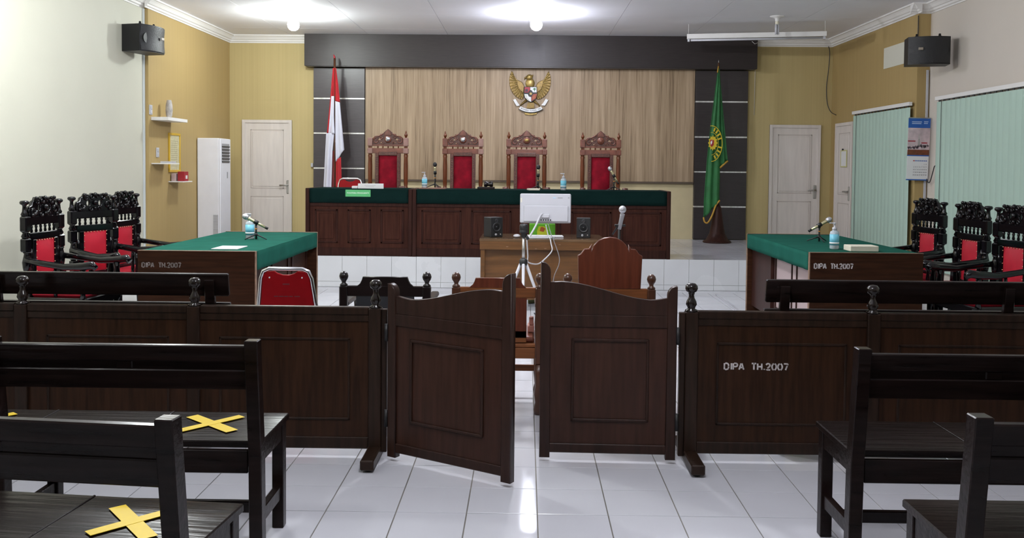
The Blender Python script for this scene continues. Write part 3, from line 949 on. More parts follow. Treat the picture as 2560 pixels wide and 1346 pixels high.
def cloth(mb, name, m, parent, th=0.003):
    o = mb.out(name, m, parent)
    md = o.modifiers.new('thick', 'SOLIDIFY'); md.thickness = th; md.offset = 0
    return o
def fx(px, ox, s, x0): return (px / s + ox - 1313) * 0.00600 - x0
def fz(py, oy, s, hz): return (hz - (py / s + oy)) * 0.00600 + 1.47
# Indonesian flag
FX = -2.875
fl = thing('national_flag', 'red and white flag draped on a tall pole left of the judges', 'flag', (FX, 13.56, 0))
X = lambda px: fx(px, 780, 3.638, FX)
Z = lambda py: fz(py, 130, 3.638, 413.5)
MB().tube([(0.01, 0, ZP + 0.05), (0.0, 0, Z(60))], 0.017, 10).out('pole', m_post, fl)
MB().tube([(0.0, 0, Z(62)), (-0.006, 0, Z(40)), (-0.02, 0, Z(25))], [0.016, 0.012, 0.003], 8).out('finial', m_dkred, fl)
MB().lathe([(0.17, ZP), (0.17, ZP + .03), (0.09, ZP + .1), (0.06, ZP + .3), (0.03, ZP + .45)], n=20).out('base', m_post, fl)
cloth(loft([(Z(150), X(183)), (Z(480), X(156)), (Z(745), X(130))], [(Z(150), X(193)), (Z(480), X(176)), (Z(745), X(160))], amp=0.015, y0=-0.03), 'red_cloth', m_flagred, fl)
cloth(loft([(Z(150), X(205)), (Z(300), X(207)), (Z(450), X(208))], [(Z(150), X(212)), (Z(300), X(232)), (Z(460), X(248))], amp=0.018, y0=-0.03), 'red_cloth', m_flagred, fl)
cloth(loft([(Z(150), X(185)), (Z(405), X(178))], [(Z(150), X(197)), (Z(405), X(199))], amp=0.012, y0=-0.02), 'red_cloth', m_flagred, fl)
cloth(loft([(Z(405), X(172)), (Z(600), X(158)), (Z(745), X(146))], [(Z(405), X(197)), (Z(600), X(197)), (Z(745), X(205))], amp=0.02, y0=-0.045, waves=1), 'white_cloth', m_flagwht, fl)
cloth(loft([(Z(742), X(125)), (Z(900), X(116)), (Z(1280), X(97))], [(Z(735), X(200)), (Z(900), X(182)), (Z(1280), X(170))], amp=0.03, y0=-0.05, waves=1.2, ph=1), 'white_cloth', m_flagwht, fl)
cloth(loft([(Z(450), X(208)), (Z(700), X(209)), (Z(1000), X(213))], [(Z(462), X(250)), (Z(700), X(273)), (Z(890), X(291))], amp=0.03, y0=-0.045, waves=1.0), 'white_cloth', m_flagwht, fl)
cloth(loft([(Z(985), X(212)), (Z(1300), X(214))], [(Z(955), X(258)), (Z(1300), X(268))], amp=0.02, y0=-0.025), 'red_cloth', m_flagred, fl)
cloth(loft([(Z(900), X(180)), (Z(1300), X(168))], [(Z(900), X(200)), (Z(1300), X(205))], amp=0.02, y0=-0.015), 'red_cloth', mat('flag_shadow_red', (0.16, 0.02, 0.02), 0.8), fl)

GXF = 2.86
GSH = -0.062
gf = thing('green_flag', 'green court flag with yellow seal and gold fringe on a wooden stand', 'flag', (GXF + GSH, 13.42, 0))
X = lambda px: fx(px, 1720, 2.8636, GXF)
Z = lambda py: fz(py, 150, 2.8636, 421.5)
MB().tube([(X(232), 0, Z(1150)), (X(213), 0, Z(35))], 0.014, 10).out('pole', m_post, gf)
MB().tube([(X(213), 0, Z(38)), (X(212), 0, Z(12))], [0.008, 0.002], 8).out('finial', m_chrome, gf)
bx = X(222)
MB().lathe([(0.001, ZP), (0.205, ZP), (0.21, ZP + 0.012), (0.20, ZP + 0.028), (0.165, ZP + 0.045), (0.115, ZP + 0.14), (0.088, ZP + 0.28), (0.07, ZP + 0.42), (0.055, ZP + 0.52), (0.02, ZP + 0.59)], (bx, 0, 0), 24).out('base', m_judged, gf)
cloth(loft([(Z(55), X(206)), (Z(250), X(184)), (Z(470), X(160)), (Z(700), X(138)), (Z(1000), X(121)), (Z(1135), X(120))], [(Z(90), X(217)), (Z(300), X(224)), (Z(500), X(229)), (Z(700), X(231)), (Z(900), X(232)), (Z(1000), X(232))], n=14, amp=0.022, y0=-0.05, waves=2.2, rows=30), 'left_fold', m_flaggrn, gf)
cloth(loft([(Z(100), X(216)), (Z(400), X(225)), (Z(770), X(231))], [(Z(130), X(221)), (Z(400), X(250)), (Z(722), X(286))], amp=0.02, y0=-0.03), 'right_fold', m_flaggrn, gf)
MB().tube([(X(120), -0.055, Z(1120)), (X(128), -0.06, Z(1152)), (X(150), -0.06, Z(1158)), (X(178), -0.06, Z(1110)), (X(205), -0.06, Z(1035)), (X(232), -0.06, Z(1000))], 0.013, 6, sub=4).out('fringe', m_fringe, gf)
MB().tube([(X(231), -0.035, Z(772)), (X(258), -0.04, Z(745)), (X(286), -0.035, Z(722))], 0.014, 6).out('fringe', m_fringe, gf)
MB().tube([(X(206), -0.055, Z(60)), (X(200), -0.06, Z(105))], 0.009, 6).out('fringe', m_fringe, gf)
# seal, stitched on the cloth
def ringpts(cx, cz, r, a0, a1, n=16, sx_=0.62):
    return [(cx + sx_ * r * math.cos(a0 + (a1 - a0) * k / n), cz + r * math.sin(a0 + (a1 - a0) * k / n)) for k in range(n + 1)]
cx, cz = X(165), Z(602)
se = MB()
se.ribbon(ringpts(cx, cz, 0.262, -1.55, 1.7, 20, 0.60), 0.010, -0.076, -0.070)
se.ribbon(ringpts(cx, cz, 0.165, -1.55, 1.7, 20, 0.60), 0.006, -0.076, -0.070)
for k in range(9):
    if k in (4,):
        continue
    a0 = -1.15 + k * 0.30
    p = (cx + 0.60 * 0.215 * math.cos(a0), cz + 0.215 * math.sin(a0))
    dn = Vector((math.cos(a0), math.sin(a0))) * 0.026
    se.ribbon([(p[0] - dn.x, p[1] - dn.y), (p[0] + dn.x, p[1] + dn.y)], 0.022, -0.077, -0.071)
seal = se.out('seal', m_yellow, gf)
g_ = []
for k in range(24):
    r_ = 0.115 if (k // 1) % 2 == 0 else 0.088
    g_.append((cx + 0.02 + 0.62 * r_ * math.cos(k * PI / 12), cz + 0.01 + r_ * math.sin(k * PI / 12)))
MB().plate([g_], -0.079, -0.072).out('seal_gear', m_yellow, seal)
MB().plate([[(cx - 0.02, cz + 0.06), (cx + 0.035, cz + 0.05), (cx + 0.03, cz - 0.02), (cx + 0.0, cz - 0.05), (cx - 0.02, cz - 0.02)]], -0.082, -0.078).out('seal_shield', m_dkred, seal)
MB().plate([[(cx - 0.015, cz + 0.025), (cx + 0.008, cz + 0.05), (cx + 0.008, cz + 0.01), (cx - 0.01, cz - 0.02)]], -0.084, -0.08).out('seal_shield', m_signtext, seal)

# ================================================================== STENCIL LETTERS
GLY = {
 'D': [[(0, 0), (0, 1)], [(0.12, 1), (0.4, 1), (0.6, 0.8), (0.6, 0.55)], [(0.6, 0.45), (0.6, 0.2), (0.4, 0), (0.12, 0)]],
 'I': [[(0.15, 0), (0.15, 1)]],
 'P': [[(0, 0), (0, 1)], [(0.12, 1), (0.45, 1), (0.6, 0.85), (0.6, 0.62), (0.45, 0.47), (0.12, 0.47)]],
 'A': [[(0, 0), (0.28, 1)], [(0.38, 1), (0.66, 0)], [(0.2, 0.33), (0.46, 0.33)]],
 'T': [[(0, 1), (0.27, 1)], [(0.37, 1), (0.64, 1)], [(0.32, 0), (0.32, 0.9)]],
 'H': [[(0, 0), (0, 1)], [(0.6, 0), (0.6, 1)], [(0.1, 0.5), (0.5, 0.5)]],
 '.': [[(0.1, 0), (0.1, 0.16)]],
 '2': [[(0, 0.8), (0.15, 1), (0.42, 1), (0.58, 0.8), (0.5, 0.55), (0.2, 0.25)], [(0.08, 0.08), (0.1, 0), (0.6, 0)]],
 '0': [[(0.25, 1), (0.1, 0.9), (0, 0.6), (0, 0.4), (0.1, 0.1), (0.25, 0)], [(0.38, 0), (0.52, 0.1), (0.62, 0.4), (0.62, 0.6), (0.52, 0.9), (0.38, 1)]],
 '7': [[(0, 1), (0.58, 1), (0.52, 0.8)], [(0.47, 0.68), (0.25, 0)]],
}
ADV = {'I': 0.42, '.': 0.36, ' ': 0.95}
def stencil(parent, text, x, z, h, wtot, y, m, name='stencil_lettering', face=-1):
    tot = sum(ADV.get(c, 0.86) for c in text)
    sx_ = wtot / tot
    cx_ = 0
    mb = MB()
    for c in text:
        if c == ' ':
            mb.out(name, m, parent)
            mb = MB()
        for st in GLY.get(c, []):
            mb.ribbon([(x + (cx_ + a) * sx_, z + b * h) for a, b in st], h * 0.24, y - 0.0012, y + 0.0008)
        cx_ += ADV.get(c, 0.86)
    return mb.out(name, m, parent)

# ================================================================== BARRIER AND GATES
FIN = [(0.031, 0.0), (0.031, 0.008), (0.018, 0.014), (0.020, 0.022), (0.0275, 0.036), (0.024, 0.052), (0.015, 0.068), (0.0125, 0.082), (0.016, 0.090), (0.015, 0.095), (0.026, 0.101), (0.0315, 0.114), (0.030, 0.128), (0.019, 0.140), (0.001, 0.143)]
def moulding(mb, x0, x1, z0, z1, y, wd=0.014, ht=0.009):
    """raised picture-frame bead on the face at y (towards -y)"""
    for (a, b, c, d) in ((x0, x1, z0, z0 + wd), (x0, x1, z1 - wd, z1), (x0, x0 + wd, z0, z1), (x1 - wd, x1, z0, z1)):
        mb.box(a, b, y - ht, y + 0.001, c, d, 0.003)
    return mb
YFc = 4.50
def barrier(posts, x_end, jamb, label, text_sec):
    """posts: x positions; sections between consecutive posts"""
    s = 1 if x_end > 0 else -1
    t = thing('wooden_barrier', label, 'barrier', (posts[0], YFc, 0), group='low barriers across the courtroom')
    for k, px in enumerate(posts):
        x = px - posts[0]
        p = MB().box(x - 0.031, x + 0.031, -0.031, 0.031, 0.05, 0.757, 0.004).out('post', m_bar, t)
        MB().lathe([(r, h + 0.757) for r, h in FIN], (x, 0, 0), 16).out('finial', m_fin, p)
        if k == 0:
            ft_ = MB()
            ft_.box(x - 0.033, x + 0.033, -0.25, 0.24, 0.012, 0.062, 0.006)
            f2 = ft_.out('foot', m_bar, t)
            MB().cyl((x, -0.20, 0.0), 0.022, 0.013, 12).out('foot_pad', m_blackp, f2)
            MB().cyl((x, 0.19, 0.0), 0.022, 0.013, 12).out('foot_pad', m_blackp, f2)
    for k, (a, b) in enumerate(zip(posts, posts[1:])):
        a, b = min(a, b) + 0.031 - posts[0], max(a, b) - 0.031 - posts[0]
        MB().box(a, b, -0.022, 0.022, 0.722, 0.762, 0.005).out('top_rail', m_bar, t)
        MB().box(a, b, -0.017, 0.017, 0.690, 0.722, 0.002).out('top_rail', m_bar, t)
        MB().box(a, b, -0.018, 0.018, 0.045, 0.105, 0.004).out('bottom_rail', m_bar, t)
        MB().box(a, b, -0.010, 0.010, 0.10, 0.695).out('panel', m_barp, t)
        moulding(MB(), a + 0.095, b - 0.095, 0.19, 0.605, -0.010, 0.012, 0.006).out('panel_moulding', m_bar, t)
        if k == text_sec:
            stencil(t, 'DIPA TH.2007', 1.000 - posts[0], 0.470, 0.031, 0.325, -0.0102, m_stencil)
    # jamb beside the gate
    MB().box(-s * 0.031 - (0.028 if s > 0 else 0), -s * 0.031 + (0.028 if s < 0 else 0), -0.018, 0.018, 0.03, 0.752, 0.003).out('gate_jamb', m_bar, t)
    return t
barrier([-0.745, -1.657, -2.53, -3.42], -4, True, 'dark wooden panelled barrier left of the gates with turned post tops', 9)
barrier([0.833, 1.732, 2.63, 3.52], 4, True, 'dark wooden panelled barrier right of the gates stencilled DIPA TH.2007', 0)

def gate(hinge, ang, label, mirror, Lg, zt_free):
    """local: hinge at x=0, leaf runs along +x (or -x when mirrored), front at -y"""
    s = -1 if mirror else 1
    t = thing('swing_gate', label, 'gate', hinge, ang, group='two hinged gate leaves in the barrier')
    def bx_(mb, x0, x1, y0, y1, z0, z1, bev=0.0):
        a, b = sorted((s * x0, s * x1))
        return mb.box(a, b, y0, y1, z0, z1, bev)
    def stile(x0, x1, zt, flip):
        pts = [(x0, 0.02), (x1, 0.02)]
        r_ = (x1 - x0) * 0.95
        arcp = []
        for k in range(7):
            a_ = k / 6 * PI / 2
            arcp.append((x0 + r_ * math.cos(PI / 2 - a_) if not flip else x1 - r_ * math.cos(PI / 2 - a_), zt - r_ + r_ * math.sin(PI / 2 - a_)))
        if flip:    # rounded on the x0 side
            pts += [(x1, zt)] + arcp
        else:
            pts += list(reversed([(p[0], p[1]) for p in arcp])) + [(x0, zt)]
        mb = MB().plate([[(s * p[0], p[1]) for p in pts]], -0.021, 0.021, 0.003)
        return mb.out('stile', m_gatef, t)
    stile(0.0, 0.050, 0.888, False)
    stile(Lg - 0.052, Lg, zt_free, True)
    # shaped top board
    x0, x1 = 0.044, Lg - 0.046
    top = []
    for k in range(21):
        u = k / 20
        z = 0.815 + 0.088 * (0.5 - 0.5 * math.cos(PI * min(1, max(0, (u - 0.08) / 0.86)))) + 0.012 * max(0, 0.14 - u) / 0.14 - 0.004 * max(0, u - 0.9) / 0.1
        top.append((x0 + u * (x1 - x0), z))
    MB().plate([[(s * p[0], p[1]) for p in [(x0, 0.738), ] + top + [(x1, 0.738)]]], -0.014, 0.014, 0.002).out('shaped_top_board', m_gatef, t)
    bx_(MB(), x0, x1, -0.016, 0.016, 0.678, 0.738, 0.003).out('upper_rail', m_gatef, t)
    bx_(MB(), x0, x1, -0.008, 0.008, 0.085, 0.68).out('panel', m_gate, t)
    bx_(MB(), x0, x1, -0.017, 0.017, 0.045, 0.092, 0.004).out('bottom_rail', m_gatef, t)
    a_, b_ = sorted((s * 0.135, s * (Lg - 0.155)))
    moulding(MB(), a_, b_, 0.205, 0.620, -0.008, 0.014, 0.010).out('panel_moulding', m_gatef, t)
    for z in (0.60, 0.17):
        MB().cyl((s * -0.004, -0.024, z), 0.009, 0.085, 10).out('hinge', m_blackp, t)
    return t
gate((-0.668, 4.468, 0), -0.54, 'left gate leaf swung toward the camera', False, 0.722, 0.985)
gate((0.756, 4.468, 0), -0.03, 'right gate leaf standing nearly closed', True, 0.675, 1.0)

# ================================================================== PEWS
def pew(L, label, ins, loc, rz, seat_seams):
    """local: x 0..L, sitter faces +y, seat front at y=+.41, rear edge y=0"""
    t = thing('bench', label, 'bench', loc, rz, group='dark wooden public benches')
    ends = (0.0, L / 2, L)
    for x in ends:
        xx_ = min(max(x, ins + 0.024), L - ins - 0.024)
        r_ = MB()
        # rear post: straight leg, then leaning back
        prof = [(0.012, 0.0), (0.0, 0.42), (-0.05, 0.845)]
        for (a, b) in zip(prof, prof[1:]):
            pass
        vs_ = []
        for (yy, zz) in prof:
            vs_.append([r_.bm.verts.new((xx_ + dx, yy + dy, zz)) for dx, dy in ((-.024, -.026), (.024, -.026), (.024, .026), (-.024, .026))])
        for a_, b_ in zip(vs_, vs_[1:]):
            for k in range(4):
                r_.bm.faces.new((a_[k], a_[(k + 1) % 4], b_[(k + 1) % 4], b_[k]))
        r_.bm.faces.new(vs_[0]); r_.bm.faces.new(list(reversed(vs_[-1])))
        bmesh.ops.bevel(r_.bm, geom=list(r_.bm.edges), offset=0.003, segments=1, affect='EDGES')
        r_.out('rear_post', m_bench, t)
        xx_ = min(max(x, 0.034), L - 0.034)
        MB().box(xx_ - 0.023, xx_ + 0.023, 0.355, 0.401, 0.0, 0.431, 0.003).out('front_leg', m_bench, t)
        MB().box(xx_ - 0.014, xx_ + 0.014, 0.03, 0.36, 0.12, 0.175, 0.003).out('side_stretcher', m_bench, t)
        MB().box(xx_ - 0.018, xx_ + 0.018, 0.03, 0.36, 0.36, 0.43, 0.002).out('side_apron', m_bench, t)
    MB().box(0.03, L - 0.03, 0.19, 0.215, 0.125, 0.17, 0.003).out('long_stretcher', m_bench, t)
    MB().box(0.045, L - 0.045, 0.0, 0.022, 0.345, 0.43, 0.003).out('rear_apron', m_bench, t)
    MB().box(0.045, L - 0.045, 0.368, 0.392, 0.36, 0.43, 0.003).out('front_apron', m_bench, t)
    n = max(1, round(L / seat_seams))
    for k in range(n):
        a, b = L * k / n, L * (k + 1) / n
        MB().box(a + 0.002, b - 0.002, -0.005 if 0 < k < n - 1 else 0.028, 0.415, 0.43, 0.456, 0.004).out('seat_panel', m_bench, t)
        # beaded seam
        if k:
            MB().box(a - 0.004, a + 0.004, 0.0, 0.412, 0.43, 0.459, 0.002).out('seat_joint', m_bench, t)
    def yl_(z): return -0.05 * (z - 0.42) / 0.425 + 0.0
    def slope_board(z0, z1, name, x0=ins + 0.046, x1=None, th=0.024):
        x1 = L - ins - 0.046 if x1 is None else x1
        MB().bar(((x0 + x1) / 2, yl_(z0), z0), ((x0 + x1) / 2, yl_(z1), z1), x1 - x0, th, 0.004, up=(0, -1, 0)).out(name, m_bench, t)
    slope_board(0.766, 0.825, 'top_backboard')
    slope_board(0.664, 0.736, 'lower_backboard')
    slope_board(0.70, 0.80, 'recessed_back_panel', th=0.008)
    for x in (L * 0.25, L * 0.75):
        slope_board(0.735, 0.767, 'back_spacer', x - 0.03, x + 0.03, 0.016)
    return t
pew(1.90, 'dark bench left of the aisle, nearest the barrier, one yellow taped cross by its end', -0.012, (-2.855, 3.235, 0), 0.0, 0.49)
pew(1.90, 'nearest dark bench at lower left with a large yellow tape cross on its seat', -0.045, (-0.872 - 1.90 * math.cos(0.10), 2.245 + 1.90 * math.sin(0.10), 0), -0.10, 0.49)
pew(1.90, 'dark bench right of the aisle just behind the barrier, without tape', -0.012, (1.180, 3.225, 0), 0.0, 0.49)
pew(1.90, 'nearest dark bench at the lower right edge of the photo', -0.055, (1.170, 2.36, 0), 0.0, 0.49)

def tape(loc, strips, label):
    t = thing('tape_cross', label, 'tape', loc, group='yellow tape crosses on the benches')
    for k, (ang, L_, wd) in enumerate(strips):
        o = MB().box(-L_ / 2, L_ / 2, -wd / 2, wd / 2, 0, 0.0008 * (k + 1)).out('tape_strip', m_tape, t)
        o.rotation_euler = (0, 0, ang)
    return t
tape((-1.100, 2.500, 0.4595), ((math.atan2(-0.217, 0.185), 0.285, 0.048), (math.atan2(0.185, 0.175), 0.245, 0.040)), 'large yellow tape cross on the nearest left bench')
tape((-1.215, 3.472, 0.4595), ((math.atan2(-0.197, 0.225), 0.30, 0.05), (math.atan2(0.205, 0.170), 0.27, 0.042)), 'yellow tape cross on the bench by the left barrier, near its end')
tape((-2.13, 3.47, 0.4595), ((math.atan2(-0.197, 0.225), 0.30, 0.05), (math.atan2(0.205, 0.170), 0.27, 0.042)), 'mostly cut-off yellow tape cross at the left edge of the photo')

def court_bench(L, posts, loc, label):
    """bench beyond the barrier, wide overhanging boards; local x 0..L, sitter faces +y"""
    t = thing('court_bench', label, 'bench', loc, 0.0, group='long black benches beyond the barrier')
    for x in posts:
        MB().bar((x, 0.02, 0.0), (x, 0.02, 0.44), 0.055, 0.05, 0.004).out('rear_leg', m_bench, t)
        MB().bar((x, 0.02, 0.42), (x, -0.045, 0.878), 0.05, 0.03, 0.004).out('back_post', m_bench, t)
        MB().box(x - 0.027, x + 0.027, 0.38, 0.43, 0, 0.42, 0.004).out('front_leg', m_bench, t)
        MB().box(x - 0.015, x + 0.015, 0.04, 0.39, 0.15, 0.20, 0.003).out('side_stretcher', m_bench, t)
    MB().box(0, L, 0.0, 0.45, 0.42, 0.448, 0.004).out('seat', m_bench, t)
    MB().bar((L / 2, 0.0, 0.788), (L / 2, -0.022, 0.905), L, 0.026, 0.005, up=(0, -1, 0)).out('top_backboard', m_bench, t)
    MB().bar((L / 2, 0.018, 0.66), (L / 2, 0.003, 0.752), L + 0.008, 0.024, 0.004, up=(0, -1, 0)).out('lower_backboard', m_bench, t)
    return t
court_bench(2.4, (0.09, 1.225, 2.31), (1.238, 4.65, 0), 'long black bench beyond the right barrier in front of the stencilled table')
court_bench(2.4, (0.09, 1.2, 2.31), (-1.530 - 2.4, 4.65, 0), 'long black bench beyond the left barrier in front of the left table')

# ================================================================== TABLES WITH GREEN CLOTH
def side_table(loc, label, inner, faded):
    """local: x 0..W, y 0..D; inner = side (+1 / -1) facing the aisle"""
    W, D, Ht = 0.885, 2.02, 0.815
    t = thing('counsel_table', label, 'table', loc, 0.0, group='two counsel tables with green cloth')
    for (y0, y1) in ((0, 0.03), (D - 0.03, D)):
        MB().box(0, W, y0, y1, 0, Ht + 0.004, 0.003).out('end_panel', m_table, t)
        e = MB()
        e.box(-0.001, W + 0.001, y0 - 0.001, y1, Ht + 0.003, Ht + 0.0065, 0.001)
        xe = W if inner > 0 else 0
        e.box(xe - 0.0035, xe + 0.0035, y0 - 0.001, y1, 0.0, Ht + 0.005, 0.001)
        e.out('worn_edge', m_worn, t)
    MB().box(0.01, W - 0.01, 0.03, D - 0.03, Ht - 0.035, Ht - 0.004).out('table_top', m_table, t)
    # modesty panel under the aisle side
    xm = W - 0.10 if inner > 0 else 0.10
    MB().box(xm - 0.012, xm + 0.012, 0.03, D - 0.03, 0.10, Ht - 0.03).out('modesty_panel', m_reflpanel if inner < 0 else m_table, t)
    xf = xm + 0.012 * inner
    for (y0, y1) in ((0.10, 0.62), (0.74, 1.26), (1.38, 1.92)):
        mb = MB()
        for (a, b, c, d) in ((y0, y1, 0.18, 0.20), (y0, y1, 0.68, 0.70), (y0, y0 + .02, 0.18, 0.70), (y1 - .02, y1, 0.18, 0.70)):
            mb.box(min(xf, xf + 0.01 * inner), max(xf, xf + 0.01 * inner), a, b, c, d, 0.002)
        mb.out('panel_moulding', m_judged, t)
    if inner < 0:
        MB().box(xm - 0.05, xm - 0.013, 1.30, 1.99, 0.10, Ht - 0.03).out('wood_panel', m_judged, t)
    # cloth: top and the skirt on the aisle side
    c = MB()
    c.box(0.008, W - 0.004 if inner > 0 else W - 0.008, 0.031, D - 0.031, Ht - 0.004, Ht + 0.002)
    cl = c.out('cloth_top', m_cloth, t)
    sk_ = MB()
    n = 40
    rows = 4
    xs_ = (W + 0.002) if inner > 0 else -0.002
    g = []
    for r_ in range(rows + 1):
        z = Ht + 0.001 - 0.138 * r_ / rows
        g.append([sk_.bm.verts.new((xs_ + inner * (0.002 + 0.004 * (r_ / rows) * math.sin(k * 0.9 + math.sin(k * .37) * 2)), 0.033 + (D - 0.066) * k / n, z)) for k in range(n + 1)])
    for r_ in range(rows):
        for k in range(n):
            f = sk_.bm.faces.new((g[r_][k], g[r_][k + 1], g[r_ + 1][k + 1], g[r_ + 1][k])); f.smooth = True
    o = sk_.out('cloth_skirt', m_cloth, t)
    md = o.modifiers.new('thick', 'SOLIDIFY'); md.thickness = 0.003; md.offset = 0
    stencil(t, 'DIPA TH.2007', 0.035, 0.695, 0.038 if not faded else 0.034, 0.31 if not faded else 0.30, -0.001, m_stencil if not faded else m_stencild)
    return t
LTx, LTy = -2.898, 6.70
RTx, RTy = 2.235, 7.10
side_table((LTx, LTy, 0), 'left counsel table with green cloth and faded DIPA TH.2007 stencil', 1, True)
side_table((RTx, RTy, 0), 'right counsel table with green cloth and clear DIPA TH.2007 stencil', -1, False)

# ================================================================== JUDGES' BENCH
def judge_desk(x0, x1, npan, label, right_end, yf=10.895):
    W = x1 - x0
    t = thing('judge_bench', label, 'bench desk', (x0, yf, ZP), 0, group='judges bench and clerk desk on the platform')
    hb = 0.812
    D = 0.70
    e0 = 0.045
    for k, x in enumerate((0, W - e0)):
        MB().box(x, x + e0, -0.03, D, 0.0, hb + 0.006, 0.004).out('end_panel', m_judged, t)
    MB().box(e0, W - e0, 0.0, D, hb - 0.035, hb - 0.002).out('table_top', m_judge, t)
    MB().box(e0, W - e0, 0.012, 0.03, 0.0, hb - 0.03).out('front_panel', m_judge, t)
    MB().box(e0, W - e0, 0.0, 0.03, 0.0, 0.10, 0.004).out('plinth', m_judged, t)
    MB().box(e0, W - e0, -0.001, 0.03, 0.60, 0.655, 0.004).out('upper_rail', m_judged, t)
    step = (W - 2 * e0) / npan
    for k in range(npan):
        a, b = e0 + step * k + 0.06, e0 + step * (k + 1) - 0.06
        mb = MB()
        moulding(mb, a, b, 0.155, 0.565, 0.012, 0.022, 0.010)
        mb.out('panel_moulding', m_judged, t)
        MB().box(a + 0.05, b - 0.05, 0.004, 0.014, 0.205, 0.515, 0.004).out('raised_panel', m_judge, t)
    # cloth
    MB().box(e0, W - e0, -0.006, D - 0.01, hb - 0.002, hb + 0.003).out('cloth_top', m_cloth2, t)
    sk_ = MB(); n = int(W / 0.05); rows = 3
    g = []
    for r_ in range(rows + 1):
        z = hb + 0.002 - 0.170 * r_ / rows
        g.append([sk_.bm.verts.new((e0 + (W - 2 * e0) * k / n, -0.010 - 0.004 * (r_ / rows) * (1 + math.sin(k * 0.8 + 2 * math.sin(k * 0.31))), z)) for k in range(n + 1)])
    for r_ in range(rows):
        for k in range(n):
            f = sk_.bm.faces.new((g[r_][k], g[r_][k + 1], g[r_ + 1][k + 1], g[r_ + 1][k])); f.smooth = True
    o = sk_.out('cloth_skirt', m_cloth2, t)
    md = o.modifiers.new('thick', 'SOLIDIFY'); md.thickness = 0.003; md.offset = 0
    return t
judge_desk(-2.655, -1.365, 3, 'shorter clerk desk at the left end of the platform with a green sign', False)
judge_desk(-1.36, 1.745, 5, 'long judges bench with green cloth in the centre of the platform', True, 10.885)
ZJ = ZP + 0.812 + 0.003
sg = thing('desk_sign', 'small green sign lettered in white on the clerk desk cloth', 'sign', (-2.02, 10.875, 1.135))
MB().box(-0.152, 0.152, -0.003, 0.003, -0.042, 0.042, 0.001).out('board', m_sign, sg)
MB().text('PANITERA PENGGANTI', 0.0255, Matrix.Translation((0, -0.0035, 0.002)) @ rx, 0.0005).out('lettering', m_signtext, sg)

